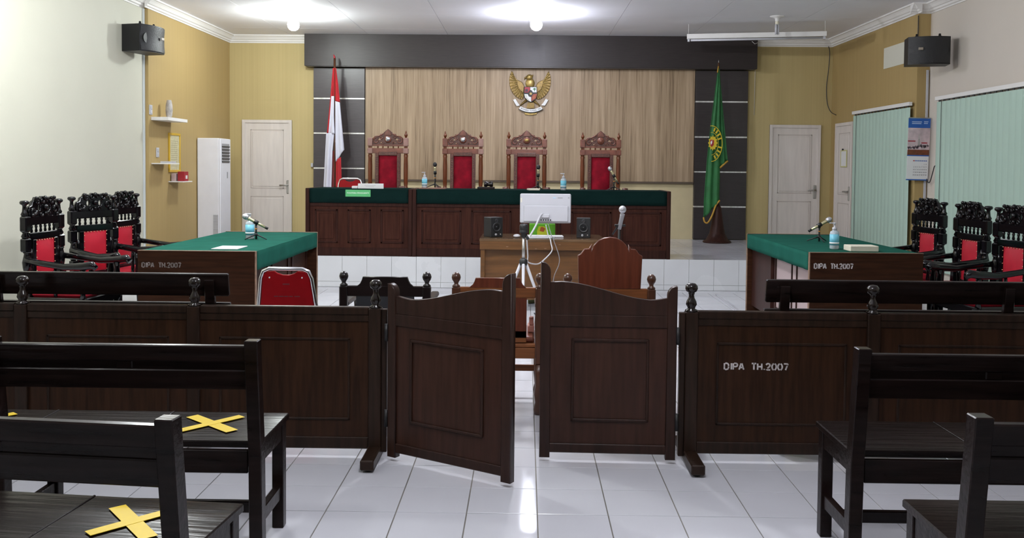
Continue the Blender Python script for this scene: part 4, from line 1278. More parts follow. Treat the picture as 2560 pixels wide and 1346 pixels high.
# judge chairs
def scroll(mb, cx, cz, r, a0, turns, y, w0=0.008, sgn=1, n=18):
    pts = []
    rr = []
    for k in range(n + 1):
        u = k / n
        a = a0 + sgn * turns * 2 * PI * u
        rad = r * (1 - 0.85 * u)
        pts.append((cx + rad * math.cos(a), y, cz + rad * math.sin(a)))
        rr.append(w0 * (1 - 0.45 * u))
    mb.tube(pts, rr, 6)
def judge_chair(loc, label, disc, blocks):
    t = thing('judge_chair', label, 'chair', loc, 0, group='high-backed carved chairs behind the judges bench')
    # posts
    for s in (-1, 1):
        x = s * 0.243
        pb = MB().lathe([(0.030, 0.78), (0.030, 0.80), (0.024, 0.82), (0.029, 0.86), (0.030, 1.10), (0.026, 1.20), (0.030, 1.235), (0.023, 1.255), (0.03, 1.262)], (x, 0, 0), 12)
        pst = pb.out('back_post', m_jpost, t)
        MB().box(x - 0.030, x + 0.030, -0.03, 0.03, 0.0, 0.78, 0.004).out('leg', m_jpost, t)
        MB().box(x - 0.035, x + 0.035, -0.035, 0.035, 1.262, 1.335, 0.006).out('post_block', blocks[0 if s < 0 else 1], pst)
        MB().box(x - 0.022, x + 0.022, -0.02, 0.02, 1.335, 1.362).out('post_neck', m_jpost, pst)
        MB().box(x - 0.033, x + 0.033, -0.033, 0.033, 1.362, 1.475, 0.006).out('post_block', blocks[0 if s < 0 else 1], pst)
        if not (s < 0 and loc[0] < -1.5):
            MB().lathe([(0.014, 1.475), (0.012, 1.488), (0.02, 1.497), (0.024, 1.513), (0.019, 1.53), (0.009, 1.542), (0.012, 1.548), (0.004, 1.572)], (x, 0, 0), 12).out('finial', m_jpost, pst)
        MB().box(x - 0.028, x + 0.028, -0.56, -0.50, 0.0, 0.46, 0.004).out('leg', m_jpost, t)
        MB().lathe([(0.022, 0.46), (0.018, 0.52), (0.026, 0.60), (0.018, 0.70), (0.022, 0.76)], (x + s * .02, -0.53, 0), 12).out('arm_post', m_jpost, t)
        am = MB().box(x - 0.03 + s * .02, x + 0.03 + s * .02, -0.60, 0.0, 0.76, 0.795, 0.008)
        am.lathe([(0.034, -0.034), (0.038, 0), (0.034, 0.034)], (x + s * 0.03, -0.60, 0.80), 14, 'x')
        am.out('armrest', m_jdark, t)
    MB().box(-0.21, 0.21, -0.022, 0.022, 1.265, 1.335, 0.004).out('back_rail', m_jchair, t)
    MB().box(-0.21, 0.21, -0.018, 0.018, 1.362, 1.385, 0.003).out('crest_base', m_jchair, t)
    for k in range(5):
        MB().cyl((-0.14 + k * 0.07, 0, 1.333), 0.008, 0.032, 8).out('spindle', m_jpost, t)
    ol = [(-0.205, 1.375), (0.205, 1.375), (0.210, 1.42), (0.200, 1.475), (0.175, 1.50), (0.145, 1.505), (0.118, 1.50), (0.105, 1.53), (0.075, 1.525), (0.055, 1.55), (0.025, 1.575), (0, 1.595)]
    ol = ol + [(-x, z) for x, z in reversed(ol[1:-1])][:-0 or None]
    ol = [p for i, p in enumerate(ol) if p != ol[i - 1]]
    h1 = [(0.118 + 0.018 * math.cos(a), 1.455 + 0.012 * math.sin(a)) for a in [k * PI / 4 for k in range(8)]]
    h2 = [(-x, z) for x, z in h1]
    h3 = [(0.093 + 0.010 * math.cos(a), 1.410 + 0.010 * math.sin(a)) for a in [k * PI / 4 for k in range(8)]]
    h4 = [(-x, z) for x, z in h3]
    cr = MB().plate([ol, h1, h2, h3, h4], -0.016, 0.016, 0.003).out('carved_crest', m_jdark, t)
    mb = MB()
    for s in (-1, 1):
        scroll(mb, s * 0.155, 1.435, 0.046, PI / 2, 1.2, -0.018, 0.009, -s)
        scroll(mb, s * 0.095, 1.480, 0.026, 0.0, 1.0, -0.018, 0.007, s)
        scroll(mb, s * 0.075, 1.405, 0.020, 0.0, 1.0, -0.018, 0.006, s)
        mb.tube([(s * 0.06, -0.018, 1.535), (s * 0.09, -0.02, 1.515), (s * 0.13, -0.018, 1.495), (s * 0.18, -0.018, 1.49), (s * 0.203, -0.018, 1.45)], 0.007, 6)
    mb.out('carved_scrolls', m_jchair, cr, kind='stuff')
    MB().plate([[(-0.05, 1.51), (0.05, 1.51), (0.028, 1.56), (0, 1.585), (-0.028, 1.56)]], -0.026, -0.008, 0.003).out('peak', m_jchair, cr)
    MB().lathe([(0.048, -0.0), (0.047, -0.012), (0.036, -0.020), (0.001, -0.020)], (0, -0.016, 1.455), 20, 'y').out('rosette_ring', m_jchair, cr)
    if disc is m_yellow:
        MB().ball((0, -0.036, 1.457), 0.024, 12, (1.25, 0.3, 0.85)).out('rosette_disc', m_gold, cr)
    else:
        MB().ball((0, -0.034, 1.457), 0.034, 12, (1, 0.3, 1)).out('rosette_disc', disc, cr)
    # upholstered back
    fr_ = MB()
    fr_.box(-0.172, -0.125, -0.03, 0.02, 0.45, 1.265, 0.003).box(0.125, 0.172, -0.03, 0.02, 0.45, 1.265, 0.003).box(-0.125, 0.125, -0.03, 0.02, 1.235, 1.285, 0.003).box(-0.125, 0.125, -0.03, 0.02, 0.45, 0.52, 0.003)
    bf = fr_.out('back_frame', m_jdark, t)
    sd = MB()
    for k in range(24):
        for x in (-0.148, 0.148):
            sd.ball((x, -0.031, 0.50 + k * 0.031), 0.006, 6)
    sd.out('nail_studs', m_jchair, bf, kind='stuff')
    pd = MB()
    g = []
    for r_ in range(9):
        row = []
        for k in range(7):
            u, v = k / 6, r_ / 8
            bulge = -0.032 * (math.sin(PI * min(1, max(0, u)))) ** 0.5 * (math.sin(PI * v)) ** 0.35
            row.append(pd.bm.verts.new((-0.125 + 0.25 * u, -0.008 + bulge, 0.52 + 0.715 * v)))
        g.append(row)
    for r_ in range(8):
        for k in range(6):
            f = pd.bm.faces.new((g[r_][k], g[r_][k + 1], g[r_ + 1][k + 1], g[r_ + 1][k])); f.smooth = True
    pd.out('back_cushion', m_velvet, t)
    MB().box(-0.125, 0.125, 0.0, 0.012, 0.5, 1.25).out('back_lining', m_jdark, t)
    MB().box(-0.26, 0.26, -0.56, 0.0, 0.40, 0.45, 0.005).out('seat_frame', m_jchair, t)
    MB().box(-0.235, 0.235, -0.54, -0.02, 0.45, 0.50, 0.02).out('seat_cushion', m_velvet, t)
    return t
YC = 12.28
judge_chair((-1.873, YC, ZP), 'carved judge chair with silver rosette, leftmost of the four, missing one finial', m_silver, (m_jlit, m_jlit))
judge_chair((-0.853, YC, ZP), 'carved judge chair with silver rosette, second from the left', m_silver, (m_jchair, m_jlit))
judge_chair((0.011, YC, ZP), 'carved judge chair with a gold oval rosette under the emblem', m_yellow, (m_jchair, m_jchair))
judge_chair((1.012, YC, ZP), 'carved judge chair with a plain brown rosette, rightmost of the four', m_jchair, (m_jchair, m_jchair))

# ================================================================== BLACK CARVED CHAIRS
def black_chair(loc, rz, label):
    """front faces -y, back plane y=+.2"""
    t = thing('carved_armchair', label, 'chair', loc, rz, group='black carved armchairs with red pads')
    yb = 0.21
    lean = 0.05
    def L_(x, z, dy=0.0):
        return (x, yb + dy + lean * (z - 0.45), z)
    for s in (-1, 1):
        x = s * 0.228
        mb = MB()
        mb.bar(L_(x, 0.0), L_(x, 0.62), 0.055, 0.055, 0.004)
        leg = mb.out('rear_leg', m_black, t)
        pf = [(0.022, 0.62), (0.030, 0.66), (0.034, 0.70), (0.024, 0.745), (0.020, 0.765), (0.03, 0.78)]
        p = MB().lathe(pf, (x, yb + lean * 0.25, 0), 12)
        bp_ = p.out('back_post', m_black, t)
        MB().box(x - 0.034, x + 0.034, yb - 0.01, yb + 0.05, 0.78, 0.885, 0.01).out('post_block', m_black, bp_)
        MB().lathe([(0.024, 0.885), (0.032, 0.90), (0.02, 0.925), (0.028, 0.935)], (x, yb + 0.022, 0), 12).out('turned_neck', m_black, bp_)
        MB().box(x - 0.034, x + 0.034, yb - 0.008, yb + 0.052, 0.935, 1.055, 0.01).out('post_block', m_black, bp_)
        MB().lathe([(0.022, 1.055), (0.028, 1.07), (0.018, 1.09), (0.014, 1.13), (0.018, 1.142), (0.032, 1.15), (0.035, 1.163), (0.028, 1.175), (0.001, 1.178)], (x, yb + 0.028, 0), 14).out('finial', m_black, bp_)
        # side gap spindle
        MB().lathe([(0.010, 0.60), (0.016, 0.66), (0.010, 0.70), (0.018, 0.76), (0.012, 0.80)], (s * 0.178, yb + 0.012, 0), 10).out('spindle', m_black, t)
        # front leg and arm
        MB().lathe([(0.018, 0), (0.026, 0.05), (0.032, 0.10), (0.024, 0.16), (0.034, 0.22), (0.034, 0.42)], (s * 0.25, -0.25, 0), 12).out('front_leg', m_black, t)
        MB().lathe([(0.026, 0.42), (0.018, 0.46), (0.026, 0.52), (0.030, 0.56), (0.018, 0.62), (0.024, 0.66)], (s * 0.255, -0.24, 0), 12).out('arm_post', m_black, t)
        MB().lathe([(0.012, 0.44), (0.018, 0.50), (0.012, 0.55), (0.018, 0.60), (0.012, 0.66)], (s * 0.25, -0.02, 0), 10).out('arm_spindle', m_black, t)
        MB().tube([(s * 0.238, yb + 0.02, 0.715), (s * 0.25, 0.08, 0.695), (s * 0.262, -0.10, 0.672), (s * 0.266, -0.25, 0.680), (s * 0.264, -0.32, 0.690), (s * 0.262, -0.35, 0.665)], [0.026, 0.024, 0.026, 0.031, 0.033, 0.022], 10).out('armrest', m_black, t)
    MB().box(-0.2, 0.2, yb + 0.0, yb + 0.036, 0.865, 0.925, 0.006).out('back_rail', m_black, t)
    MB().box(-0.2, 0.2, yb + 0.005, yb + 0.042, 0.982, 1.05, 0.006).out('upper_rail', m_black, t)
    for k in range(6):
        MB().lathe([(0.007, 0.922), (0.0125, 0.935), (0.008, 0.953), (0.0125, 0.971), (0.007, 0.985)], (-0.15 + k * 0.06, yb + 0.022, 0), 8).out('baluster', m_black, t)
    ol = [(-0.195, 1.045), (0.195, 1.045), (0.20, 1.10), (0.185, 1.13), (0.160, 1.135), (0.150, 1.165), (0.120, 1.178), (0.105, 1.20), (0.075, 1.195), (0.05, 1.185), (0.025, 1.205), (0, 1.20)]
    ol = ol + [(-x, z) for x, z in reversed(ol[1:-1])][:-0 or None]
    h1 = [(0.065 + 0.019 * math.cos(k * PI / 4), 1.115 + 0.026 * math.sin(k * PI / 4)) for k in range(8)]
    h3 = [(0.135 + 0.012 * math.cos(k * PI / 4), 1.125 + 0.010 * math.sin(k * PI / 4)) for k in range(8)]
    cr = MB().plate([ol, h1, [(-x, z) for x, z in h1]], yb + 0.008, yb + 0.040, 0.004).out('carved_crest', m_black, t)
    mb = MB()
    for s in (-1, 1):
        scroll(mb, s * 0.145, 1.095, 0.038, 0, 1.1, yb + 0.006, 0.012, s)
        scroll(mb, s * 0.09, 1.165, 0.028, PI / 2, 1.1, yb + 0.006, 0.011, -s)
        scroll(mb, s * 0.03, 1.172, 0.022, 0, 1.0, yb + 0.006, 0.010, s)
        scroll(mb, s * 0.045, 1.065, 0.020, 0, 1.0, yb + 0.004, 0.009, s)
        mb.ball((s * 0.165, yb + 0.002, 1.06), 0.014, 8)
        mb.ball((s * 0.12, yb + 0.0, 1.19), 0.016, 8)
    mb.ball((0, yb, 1.12), 0.022, 10).ball((0, yb, 1.19), 0.02, 8).ball((0, yb, 1.07), 0.014, 8)
    mb.out('carved_scrolls', m_black, cr, kind='stuff')
    # inner frame and pad
    fr_ = MB().box(-0.165, -0.125, yb - 0.004, yb + 0.03, 0.50, 0.87, 0.004).box(0.125, 0.165, yb - 0.004, yb + 0.03, 0.50, 0.87, 0.004).box(-0.165, 0.165, yb - 0.006, yb + 0.03, 0.455, 0.51, 0.004)
    fr_.out('back_frame', m_black, t)
    pd = MB()
    g = []
    for r_ in range(7):
        row = []
        for k in range(7):
            u, v = k / 6, r_ / 6
            bulge = -0.03 * (math.sin(PI * u)) ** 0.45 * (math.sin(PI * v)) ** 0.4
            row.append(pd.bm.verts.new((-0.128 + 0.256 * u, yb + 0.008 + bulge, 0.505 + 0.365 * v)))
        g.append(row)
    for r_ in range(6):
        for k in range(6):
            f = pd.bm.faces.new((g[r_][k], g[r_][k + 1], g[r_ + 1][k + 1], g[r_ + 1][k])); f.smooth = True
    bc = pd.out('back_pad', m_redpad, t)
    MB().box(-0.13, 0.13, yb + 0.012, yb + 0.026, 0.49, 0.87).out('back_lining', m_black, t)
    sd = MB()
    for k in range(8):
        sd.ball((-0.12 + k * 0.0343, yb - 0.002, 0.862), 0.0045, 6)
    for k in range(7):
        for x in (-0.122, 0.122):
            sd.ball((x, yb - 0.002, 0.52 + k * 0.052), 0.0045, 6)
    sd.out('nail_studs', m_stud, bc, kind='stuff')
    MB().box(-0.27, 0.27, -0.28, yb + 0.02, 0.37, 0.435, 0.008).out('seat_frame', m_black, t)
    MB().box(-0.245, 0.245, -0.265, yb - 0.02, 0.43, 0.485, 0.022).out('seat_cushion', m_redpad, t)
    return t
def facing(nx, ny):
    # rotation that turns local -y towards (nx, ny)
    return math.atan2(nx, -ny)
proto = black_chair((-3.60, 7.10, 0), facing(math.cos(0.06), -math.sin(0.06)), 'black carved armchair with red pad, leftmost at the left wall')
for (x, y, n, lb) in ((-3.63, 7.90, (math.cos(0.38), -math.sin(0.38)), 'black carved armchair by the left table, turned most toward the camera'),
                      (-3.63, 8.58, (math.cos(0.14), -math.sin(0.14)), 'black carved armchair farthest back on the left, beside the gold wall'),
                      (3.66, 8.72, (-math.cos(0.14), -math.sin(0.14)), 'black carved armchair farthest back on the right, below the calendar'),
                      (3.66, 7.90, (-math.cos(0.07), -math.sin(0.07)), 'black carved armchair in the middle of the right-hand three'),
                      (3.66, 7.18, (-math.cos(0.12), -math.sin(0.12)), 'black carved armchair at the right edge of the photo')):
    dup_at(proto, (x, y, 0), facing(*n), lb)

# ================================================================== WITNESS CHAIRS (seen from behind)
def witness_chair(loc, label, wood, post, panel, tall, crestm):
    """back plane y=0, sitter faces +y"""
    t = thing('witness_chair', label, 'chair', loc, 0, group='post-and-rail chairs before the gates')
    for s in (-1, 1):
        x = s * 0.247
        p = MB().lathe([(0.026, 0), (0.030, 0.03), (0.020, 0.07), (0.028, 0.12), (0.021, 0.17), (0.024, 0.22), (0.024, 0.30)], (x, 0, 0), 12)
        p.out('rear_leg', post, t)
        q_ = MB().box(x - 0.024, x + 0.024, -0.024, 0.024, 0.30, 0.757, 0.006).out('back_post', post, t)
        MB().lathe([(0.024, 0.757), (0.022, 0.765), (0.012, 0.773), (0.014, 0.783), (0.024, 0.798), (0.0275, 0.813), (0.023, 0.830), (0.010, 0.842), (0.001, 0.843)], (x, 0, 0), 14).out('finial', post, q_)
        MB().lathe([(0.024, 0), (0.030, 0.04), (0.020, 0.08), (0.028, 0.15), (0.026, 0.40)], (x, 0.44, 0), 12).out('front_leg', post, t)
        MB().lathe([(0.020, 0.40), (0.024, 0.48), (0.016, 0.56), (0.022, 0.63)], (x, 0.42, 0), 12).out('arm_post', post, t)
        MB().box(x - 0.026, x + 0.026, 0.02, 0.50, 0.63, 0.66, 0.008).out('armrest', post, t)
    MB().box(-0.225, 0.225, -0.014, 0.014, 0.695, 0.757, 0.004).out('top_rail', wood, t)
    if not tall:
        ol = [(-0.168, 0.755), (0.168, 0.755), (0.148, 0.772), (0.138, 0.792), (0.132, 0.812), (-0.132, 0.812), (-0.138, 0.792), (-0.148, 0.772)]
        MB().plate([ol], -0.016, 0.012, 0.002).out('crest_board', crestm, t)
    else:
        ol = [(-0.182, 0.755), (0.182, 0.755), (0.190, 0.952), (0.172, 0.962), (0.158, 0.982), (0.150, 0.990), (0.124, 0.992), (0.108, 1.018)]
        for k in range(9):
            a = 0.25 + (PI - 0.5) * k / 8
            ol.append((0.112 * math.cos(a), 0.962 + 0.100 * math.sin(a)))
        ol += [(-0.108, 1.018), (-0.124, 0.992), (-0.150, 0.990), (-0.158, 0.982), (-0.172, 0.962), (-0.190, 0.952)]
        bb = MB().plate([ol], -0.018, 0.014, 0.004).out('arched_backboard', crestm, t)
    MB().box(-0.172, 0.172, -0.010, 0.010, 0.455, 0.70, 0.003).out('back_panel', panel, t)
    MB().box(-0.172, 0.172, -0.010, 0.010, 0.43, 0.50, 0.003).out('lower_rail', wood, t)
    MB().box(-0.225, 0.225, -0.016, 0.016, 0.335, 0.398, 0.004).out('seat_rail', wood, t)
    MB().box(-0.24, 0.24, -0.012, 0.46, 0.398, 0.422, 0.006).out('seat', wood, t)
    MB().box(-0.22, 0.22, 0.02, 0.45, 0.42, 0.455, 0.012).out('seat_cushion', panel, t)
    for z in (0.16,):
        MB().box(-0.225, 0.225, 0.43, 0.45, z, z + 0.04, 0.003).out('stretcher', wood, t)
    return t
witness_chair((-0.826, 5.33, 0), 'nearly black low-backed armchair, leftmost of the three facing the bench', m_dkchair, m_dkchair, m_dkpanel, False, m_dkchair)
witness_chair((-0.158, 5.33, 0), 'brown low-backed armchair seen between the gate leaves', m_brown, m_post, m_red_wood, False, m_red_wood)
witness_chair((0.502, 5.33, 0), 'brown armchair with a tall arched backboard behind the right gate', m_brown, m_post, m_red_wood, True, m_red_wood)
MB().box(0.022, 0.062, 5.50, 5.62, 0.456, 0.50, 0.006).box(0.03, 0.058, 5.50, 5.53, 0.50, 0.555, 0.006).out('pink_holder', m_pinkpad, label='small dull pink holder on the seat of the brown low-backed chair', cat='holder')

# ================================================================== RED FOLDING CHAIRS
def folding_chair(loc, rz, label):
    """back at y=0 facing -y seen from behind; sitter faces +y"""
    t = thing('folding_chair', label, 'chair', loc, rz, group='red vinyl folding chairs')
    hw, hb = 0.158, 0.208
    pts = [(-hb - 0.03, 0.10, 0.0), (-hb, 0.05, 0.40), (-hw - 0.006, -0.004, 0.74), (-hw + 0.012, -0.012, 0.785), (-hw + 0.05, -0.014, 0.802), (hw - 0.05, -0.014, 0.802), (hw - 0.012, -0.012, 0.785), (hw + 0.006, -0.004, 0.74), (hb, 0.05, 0.40), (hb + 0.03, 0.10, 0.0)]
    MB().tube(pts, 0.0125, 10).out('back_frame', m_chrome, t)
    def Y_(z): return -0.012 + (0.80 - z) * 0.16
    ol = [(-0.185, 0.46), (0.185, 0.46), (0.152, 0.74), (0.145, 0.765), (0.125, 0.782), (0.075, 0.786), (0.055, 0.772), (0.02, 0.762), (-0.02, 0.762), (-0.055, 0.772), (-0.075, 0.786), (-0.125, 0.782), (-0.145, 0.765), (-0.152, 0.74)]
    mb = MB().plate([ol], -0.010, 0.016, 0.004)
    for v in mb.bm.verts:
        v.co.y += Y_(v.co.z)
    bp_ = mb.out('back_panel', m_redplas, t)
    sm = MB()
    for x in (-0.105, 0.105):
        sm.ball((x, Y_(0.745) - 0.010, 0.745), 0.007, 8)
    sm.out('rivet', m_chrome, bp_)
    sm = MB().box(-0.022, 0.022, Y_(0.70) - 0.012, Y_(0.70) - 0.009, 0.697, 0.706)
    for k, (a, b) in enumerate(((-0.082, -0.055), (-0.05, -0.02), (-0.015, 0.01), (0.015, 0.04), (0.05, 0.085))):
        sm.box(a, b, Y_(0.62) - 0.012, Y_(0.62) - 0.009, 0.617, 0.624)
    sm.out('faint_print', mat('dark_print', (0.12, 0.01, 0.015), 0.5), bp_, kind='stuff')
    MB().box(-0.19, 0.19, 0.02, 0.40, 0.42, 0.46, 0.015).out('seat', m_redplas, t)
    for s in (-1, 1):
        MB().tube([(s * 0.185, 0.0, 0.44), (s * 0.185, 0.38, 0.42), (s * 0.20, 0.42, 0.40), (s * 0.20, -0.02, 0.0)], 0.011, 8).out('leg', m_chrome, t)
    MB().tube([(-0.2, 0.06, 0.1), (0.2, 0.06, 0.1)], 0.009, 8).out('stretcher', m_chrome, t)
    return t
fc = folding_chair((-1.535, 5.78, 0), 0.0, 'red folding chair with chrome frame in front of the left table')
c2 = dup_at(fc, (-2.325, 11.95, ZP), PI, 'red folding chair behind the clerk desk, only its top showing')
c2.location = (-2.52, 12.95, ZP)
c2.scale = (1, 1, 1.13)

# ================================================================== SMALL THINGS
def table_mic(loc, rz, tilt, label, head, stemh=0.115):
    """stand with three splayed legs; mic pitched by tilt towards local +x end (head)"""
    t = thing('table_microphone', label, 'microphone', loc, rz, group='microphones on small black tripod stands')
    for k in range(3):
        a = 2 * PI * k / 3 + 0.5
        MB().tube([(0, 0, 0.045), (0.045 * math.cos(a), 0.045 * math.sin(a), 0.03), (0.105 * math.cos(a), 0.105 * math.sin(a), 0.005)], [0.008, 0.006, 0.004], 6).out('leg', m_blackp, t)
    st = MB().cyl((0, 0, 0.004), 0.008, stemh, 8).cyl((0, 0, 0.035), 0.014, 0.02, 8).out('stem', m_blackp, t)
    MB().cyl((0, 0, stemh * 0.72), 0.0095, 0.008, 8).out('ring', m_orange, st)
    c = Vector((0, 0, stemh + 0.025))
    d = Vector((math.cos(tilt), 0, math.sin(tilt)))
    rot = d.to_track_quat('Z', 'Y').to_matrix().to_4x4()
    mx = Matrix.Translation(c) @ rot
    MB().lathe([(0.019, -0.02), (0.019, 0.02)], (0, 0, 0), 10, 'z', mx).bar((0, 0, stemh), tuple(c), 0.016, 0.02).out('clip', m_blackp, t)
    MB().lathe([(0.0105, -0.085), (0.0125, -0.03), (0.0145, 0.06), (0.016, 0.075)], (0, 0, 0), 12, 'z', mx).out('handle', m_micbody, t)
    MB().lathe([(0.011, -0.115), (0.011, -0.085)], (0, 0, 0), 12, 'z', mx).out('end_cap', m_blackp, t)
    MB().lathe([(0.016, 0.075), (0.024, 0.088), (0.0255, 0.104), (0.020, 0.122), (0.008, 0.130), (0.001, 0.131)], (0, 0, 0), 14, 'z', mx).out('head', head, t)
    return t
TT = 0.818
table_mic((-2.335, 7.80, TT), PI + 0.25, 0.52, 'table microphone leaning left beside the bottle on the left table', m_micgrille, 0.125)
table_mic((2.66, 8.20, TT), 0.15, 0.50, 'table microphone leaning right on the right table', m_micgrille, 0.125)
table_mic((-1.125, 11.22, ZJ + 0.012), -PI / 2, 1.35, 'upright microphone with a black head between the first two judge chairs', m_blackg, 0.165)
table_mic((0.155, 11.24, ZJ), -PI / 2 + 0.1, 1.38, 'upright microphone with a black head before the third judge chair', m_blackg, 0.155)
table_mic((1.085, 11.12, ZJ), PI - 0.1, 1.05, 'silver-headed microphone before the rightmost judge chair', m_micgrille, 0.155)

def sanitizer(loc, label, s=1.0):
    t = thing('sanitizer_bottle', label, 'bottle', loc, 0, group='hand sanitizer pump bottles')
    t.scale = (s, s, s)
    MB().lathe([(0.030, 0), (0.034, 0.006), (0.034, 0.115), (0.030, 0.130), (0.016, 0.140), (0.014, 0.146)], n=20).out('body', m_bottle, t)
    MB().lathe([(0.0345, 0.030), (0.0345, 0.112)], n=20).out('label_sleeve', m_label, t)
    MB().lathe([(0.0348, 0.040), (0.0348, 0.052)], n=20).out('label_stripe', m_signtext, t)
    p = MB().lathe([(0.017, 0.142), (0.017, 0.160), (0.006, 0.165), (0.006, 0.188), (0.011, 0.190), (0.011, 0.198)], n=14)
    p.box(-0.038, 0.010, -0.006, 0.006, 0.190, 0.199, 0.002)
    p.out('pump', m_plastic, t)
    return t
sanitizer((-2.415, 7.885, TT), 'blue sanitizer pump bottle behind the microphone on the left table', 1.12)
sanitizer((2.545, 7.46, TT), 'blue sanitizer pump bottle on the right table', 1.1)
sanitizer((-1.26, 11.27, ZJ + 0.012), 'sanitizer pump bottle on the judges bench beside the left microphone', 0.98)
sanitizer((0.467, 11.15, ZJ), 'sanitizer pump bottle on the judges bench above the white monitor', 1.05)
MB().box(-1.308, -0.98, 11.06, 11.36, ZJ + 0.0005, ZJ + 0.0115, 0.002).out('wooden_board', mat('board_brown', (0.22, 0.11, 0.08), 0.5, var=0.2), label='thin brown board under the bottle and microphone on the bench', cat='board')
# paper and boxes
MB().box(-2.40, -2.20, 6.86, 7.12, TT, TT + 0.006, 0.001).out('paper_stack', m_paper, label='small white paper lying on the left table', cat='paper')
MB().box(2.60, 2.825, 7.24, 7.40, TT, TT + 0.045, 0.004).out('tissue_box', m_creambox, label='flat cream box on the near end of the right table', cat='box')
np_ = thing('name_plate', 'white rectangular name plate standing on the clerk desk', 'name plate', (-1.885, 10.99, ZJ))
MB().box(-0.155, 0.155, -0.012, 0.012, 0, 0.062, 0.002).out('plate', m_paper, np_)
mbp = MB().box(-0.075, 0.06, -0.0128, -0.011, 0.036, 0.042).box(-0.06, 0.04, -0.0128, -0.011, 0.022, 0.027)
mbp.out('faint_lines', mat('faint_grey', (0.55, 0.55, 0.56), 0.6), np_)
MB().box(-2.115, -2.045, 10.97, 11.05, ZJ, ZJ + 0.03, 0.004).out('small_white_box', m_paper, label='tiny white box left of the name plate on the clerk desk', cat='box')
o = MB().box(-0.065, 0.065, -0.09, 0.09, 0, 0.02, 0.002).out('document', m_creambox, label='cream document lying before the third judge chair', cat='paper')
o.location = (0.095, 11.00, ZJ); o.rotation_euler = (0, 0, 0.15)
gv = thing('gavel_set', 'dark wooden gavel resting on a square block on the bench', 'gavel', (-0.475, 11.12, ZJ))
MB().box(-0.115, 0.095, -0.08, 0.08, 0, 0.032, 0.006).out('sound_block', m_dkchair, gv)
MB().lathe([(0.030, -0.055), (0.034, -0.045), (0.034, -0.02), (0.026, -0.01), (0.026, 0.01), (0.034, 0.02), (0.034, 0.045), (0.030, 0.055)], (0.02, 0, 0.066), 14, 'x').out('gavel_head', m_dkchair, gv)
MB().tube([(0.02, 0, 0.066), (0.02, 0.2, 0.05)], [0.010, 0.012], 8).out('handle', m_dkchair, gv)

# computer desk
dk = thing('computer_desk', 'brown wooden desk with monitor and loudspeakers below the platform', 'desk', (-0.46, 9.10, 0))
MB().box(0, 1.27, 0, 0.72, 0.715, 0.742, 0.003).out('desk_top', m_desktop, dk)
MB().box(0.004, 1.266, 0.002, 0.022, 0.632, 0.716, 0.002).out('front_apron', m_desk, dk)
MB().box(0.012, 0.055, 0.01, 0.70, 0.0, 0.716, 0.003).out('side_panel', m_desk, dk)
MB().box(1.215, 1.258, 0.01, 0.70, 0.0, 0.716, 0.003).out('side_panel', m_desk, dk)
MB().box(0.055, 1.215, 0.05, 0.065, 0.12, 0.64).out('modesty_panel', m_desk, dk)
sc = MB()
for (a, z) in ((0.56, 0.642), (0.655, 0.645), (0.80, 0.685), (0.27, 0.66)):
    sc.box(a, a + 0.022, -0.0005, 0.003, z, z + 0.008)
sc.out('scratches', m_worn, dk)
ZD = 0.742
mo = thing('monitor', 'white all-in-one monitor seen from behind on the brown desk', 'monitor', (0.208, 9.30, ZD))
mo.rotation_euler = (0, 0, 0.0)
MB().box(-0.262, 0.262, 0, 0.028, 0.150, 0.455, 0.010).out('shell', m_plastic, mo)
MB().box(-0.225, 0.235, -0.012, 0.002, 0.165, 0.335, 0.008).out('rear_cover', m_plastic, mo)
MB().box(0.125, 0.175, -0.002, 0.002, 0.408, 0.418).out('dark_mark', m_grey, mo)
MB().box(0.230, 0.245, -0.002, 0.002, 0.408, 0.42).out('dark_mark', m_grey, mo)
MB().box(0.075, 0.105, -0.002, 0.002, 0.408, 0.418).out('blue_mark', mat('pale_blue', (0.45, 0.65, 0.8), 0.5), mo)
MB().box(-0.256, -0.243, -0.002, 0.002, 0.365, 0.41).out('sticker', m_creambox, mo)
MB().tube([(-0.02, -0.012, 0.245), (-0.05, -0.04, 0.235), (-0.10, -0.10, 0.13), (-0.155, -0.16, 0.035), (-0.165, -0.17, 0.015), (-0.13, -0.165, 0.012), (0.09, -0.13, 0.012)], 0.010, 8, sub=3).out('stand', m_plastic, mo)
MB().box(-0.045, 0.04, -0.03, 0.0, 0.205, 0.245, 0.006).out('hinge_cover', m_plastic, mo)
cn = MB()
for k in range(5):
    cn.box(-0.05 + k * 0.024, -0.038 + k * 0.024, -0.02, 0.0, 0.178, 0.192)
cn.out('connectors', m_blackp, mo)
MB().box(0.035, 0.30, 9.42, 9.56, ZD, ZD + 0.018, 0.004).out('keyboard', m_plastic, label='white keyboard lying behind the green carton on the desk', cat='keyboard') if False else None
kb = thing('keyboard', 'slim white keyboard under the monitor', 'keyboard', (0.10, 9.33, ZD))
MB().box(-0.10, 0.30, 0, 0.13, 0, 0.014, 0.004).out('case', m_plastic, kb)
for r_ in range(4):
    MB().box(-0.09, 0.29, 0.012 + r_ * 0.029, 0.034 + r_ * 0.029, 0.014, 0.019, 0.002).out('key_row', m_paper, kb)
ms = thing('mouse', 'white computer mouse left of the monitor', 'mouse', (-0.085, 9.28, ZD))
MB().ball((0, 0, 0.0185), 0.034, 14, (1.1, 1.6, 0.54)).out('shell', m_plastic, ms)
MB().box(-0.001, 0.001, -0.05, -0.01, 0.030, 0.036).out('button_gap', m_grey, ms)
gb = thing('green_carton', 'green and yellow carton standing behind the monitor stand', 'box', (0.045, 9.58, ZD))
MB().box(0, 0.275, 0, 0.08, 0, 0.125, 0.003).out('carton', m_grnbox, gb)
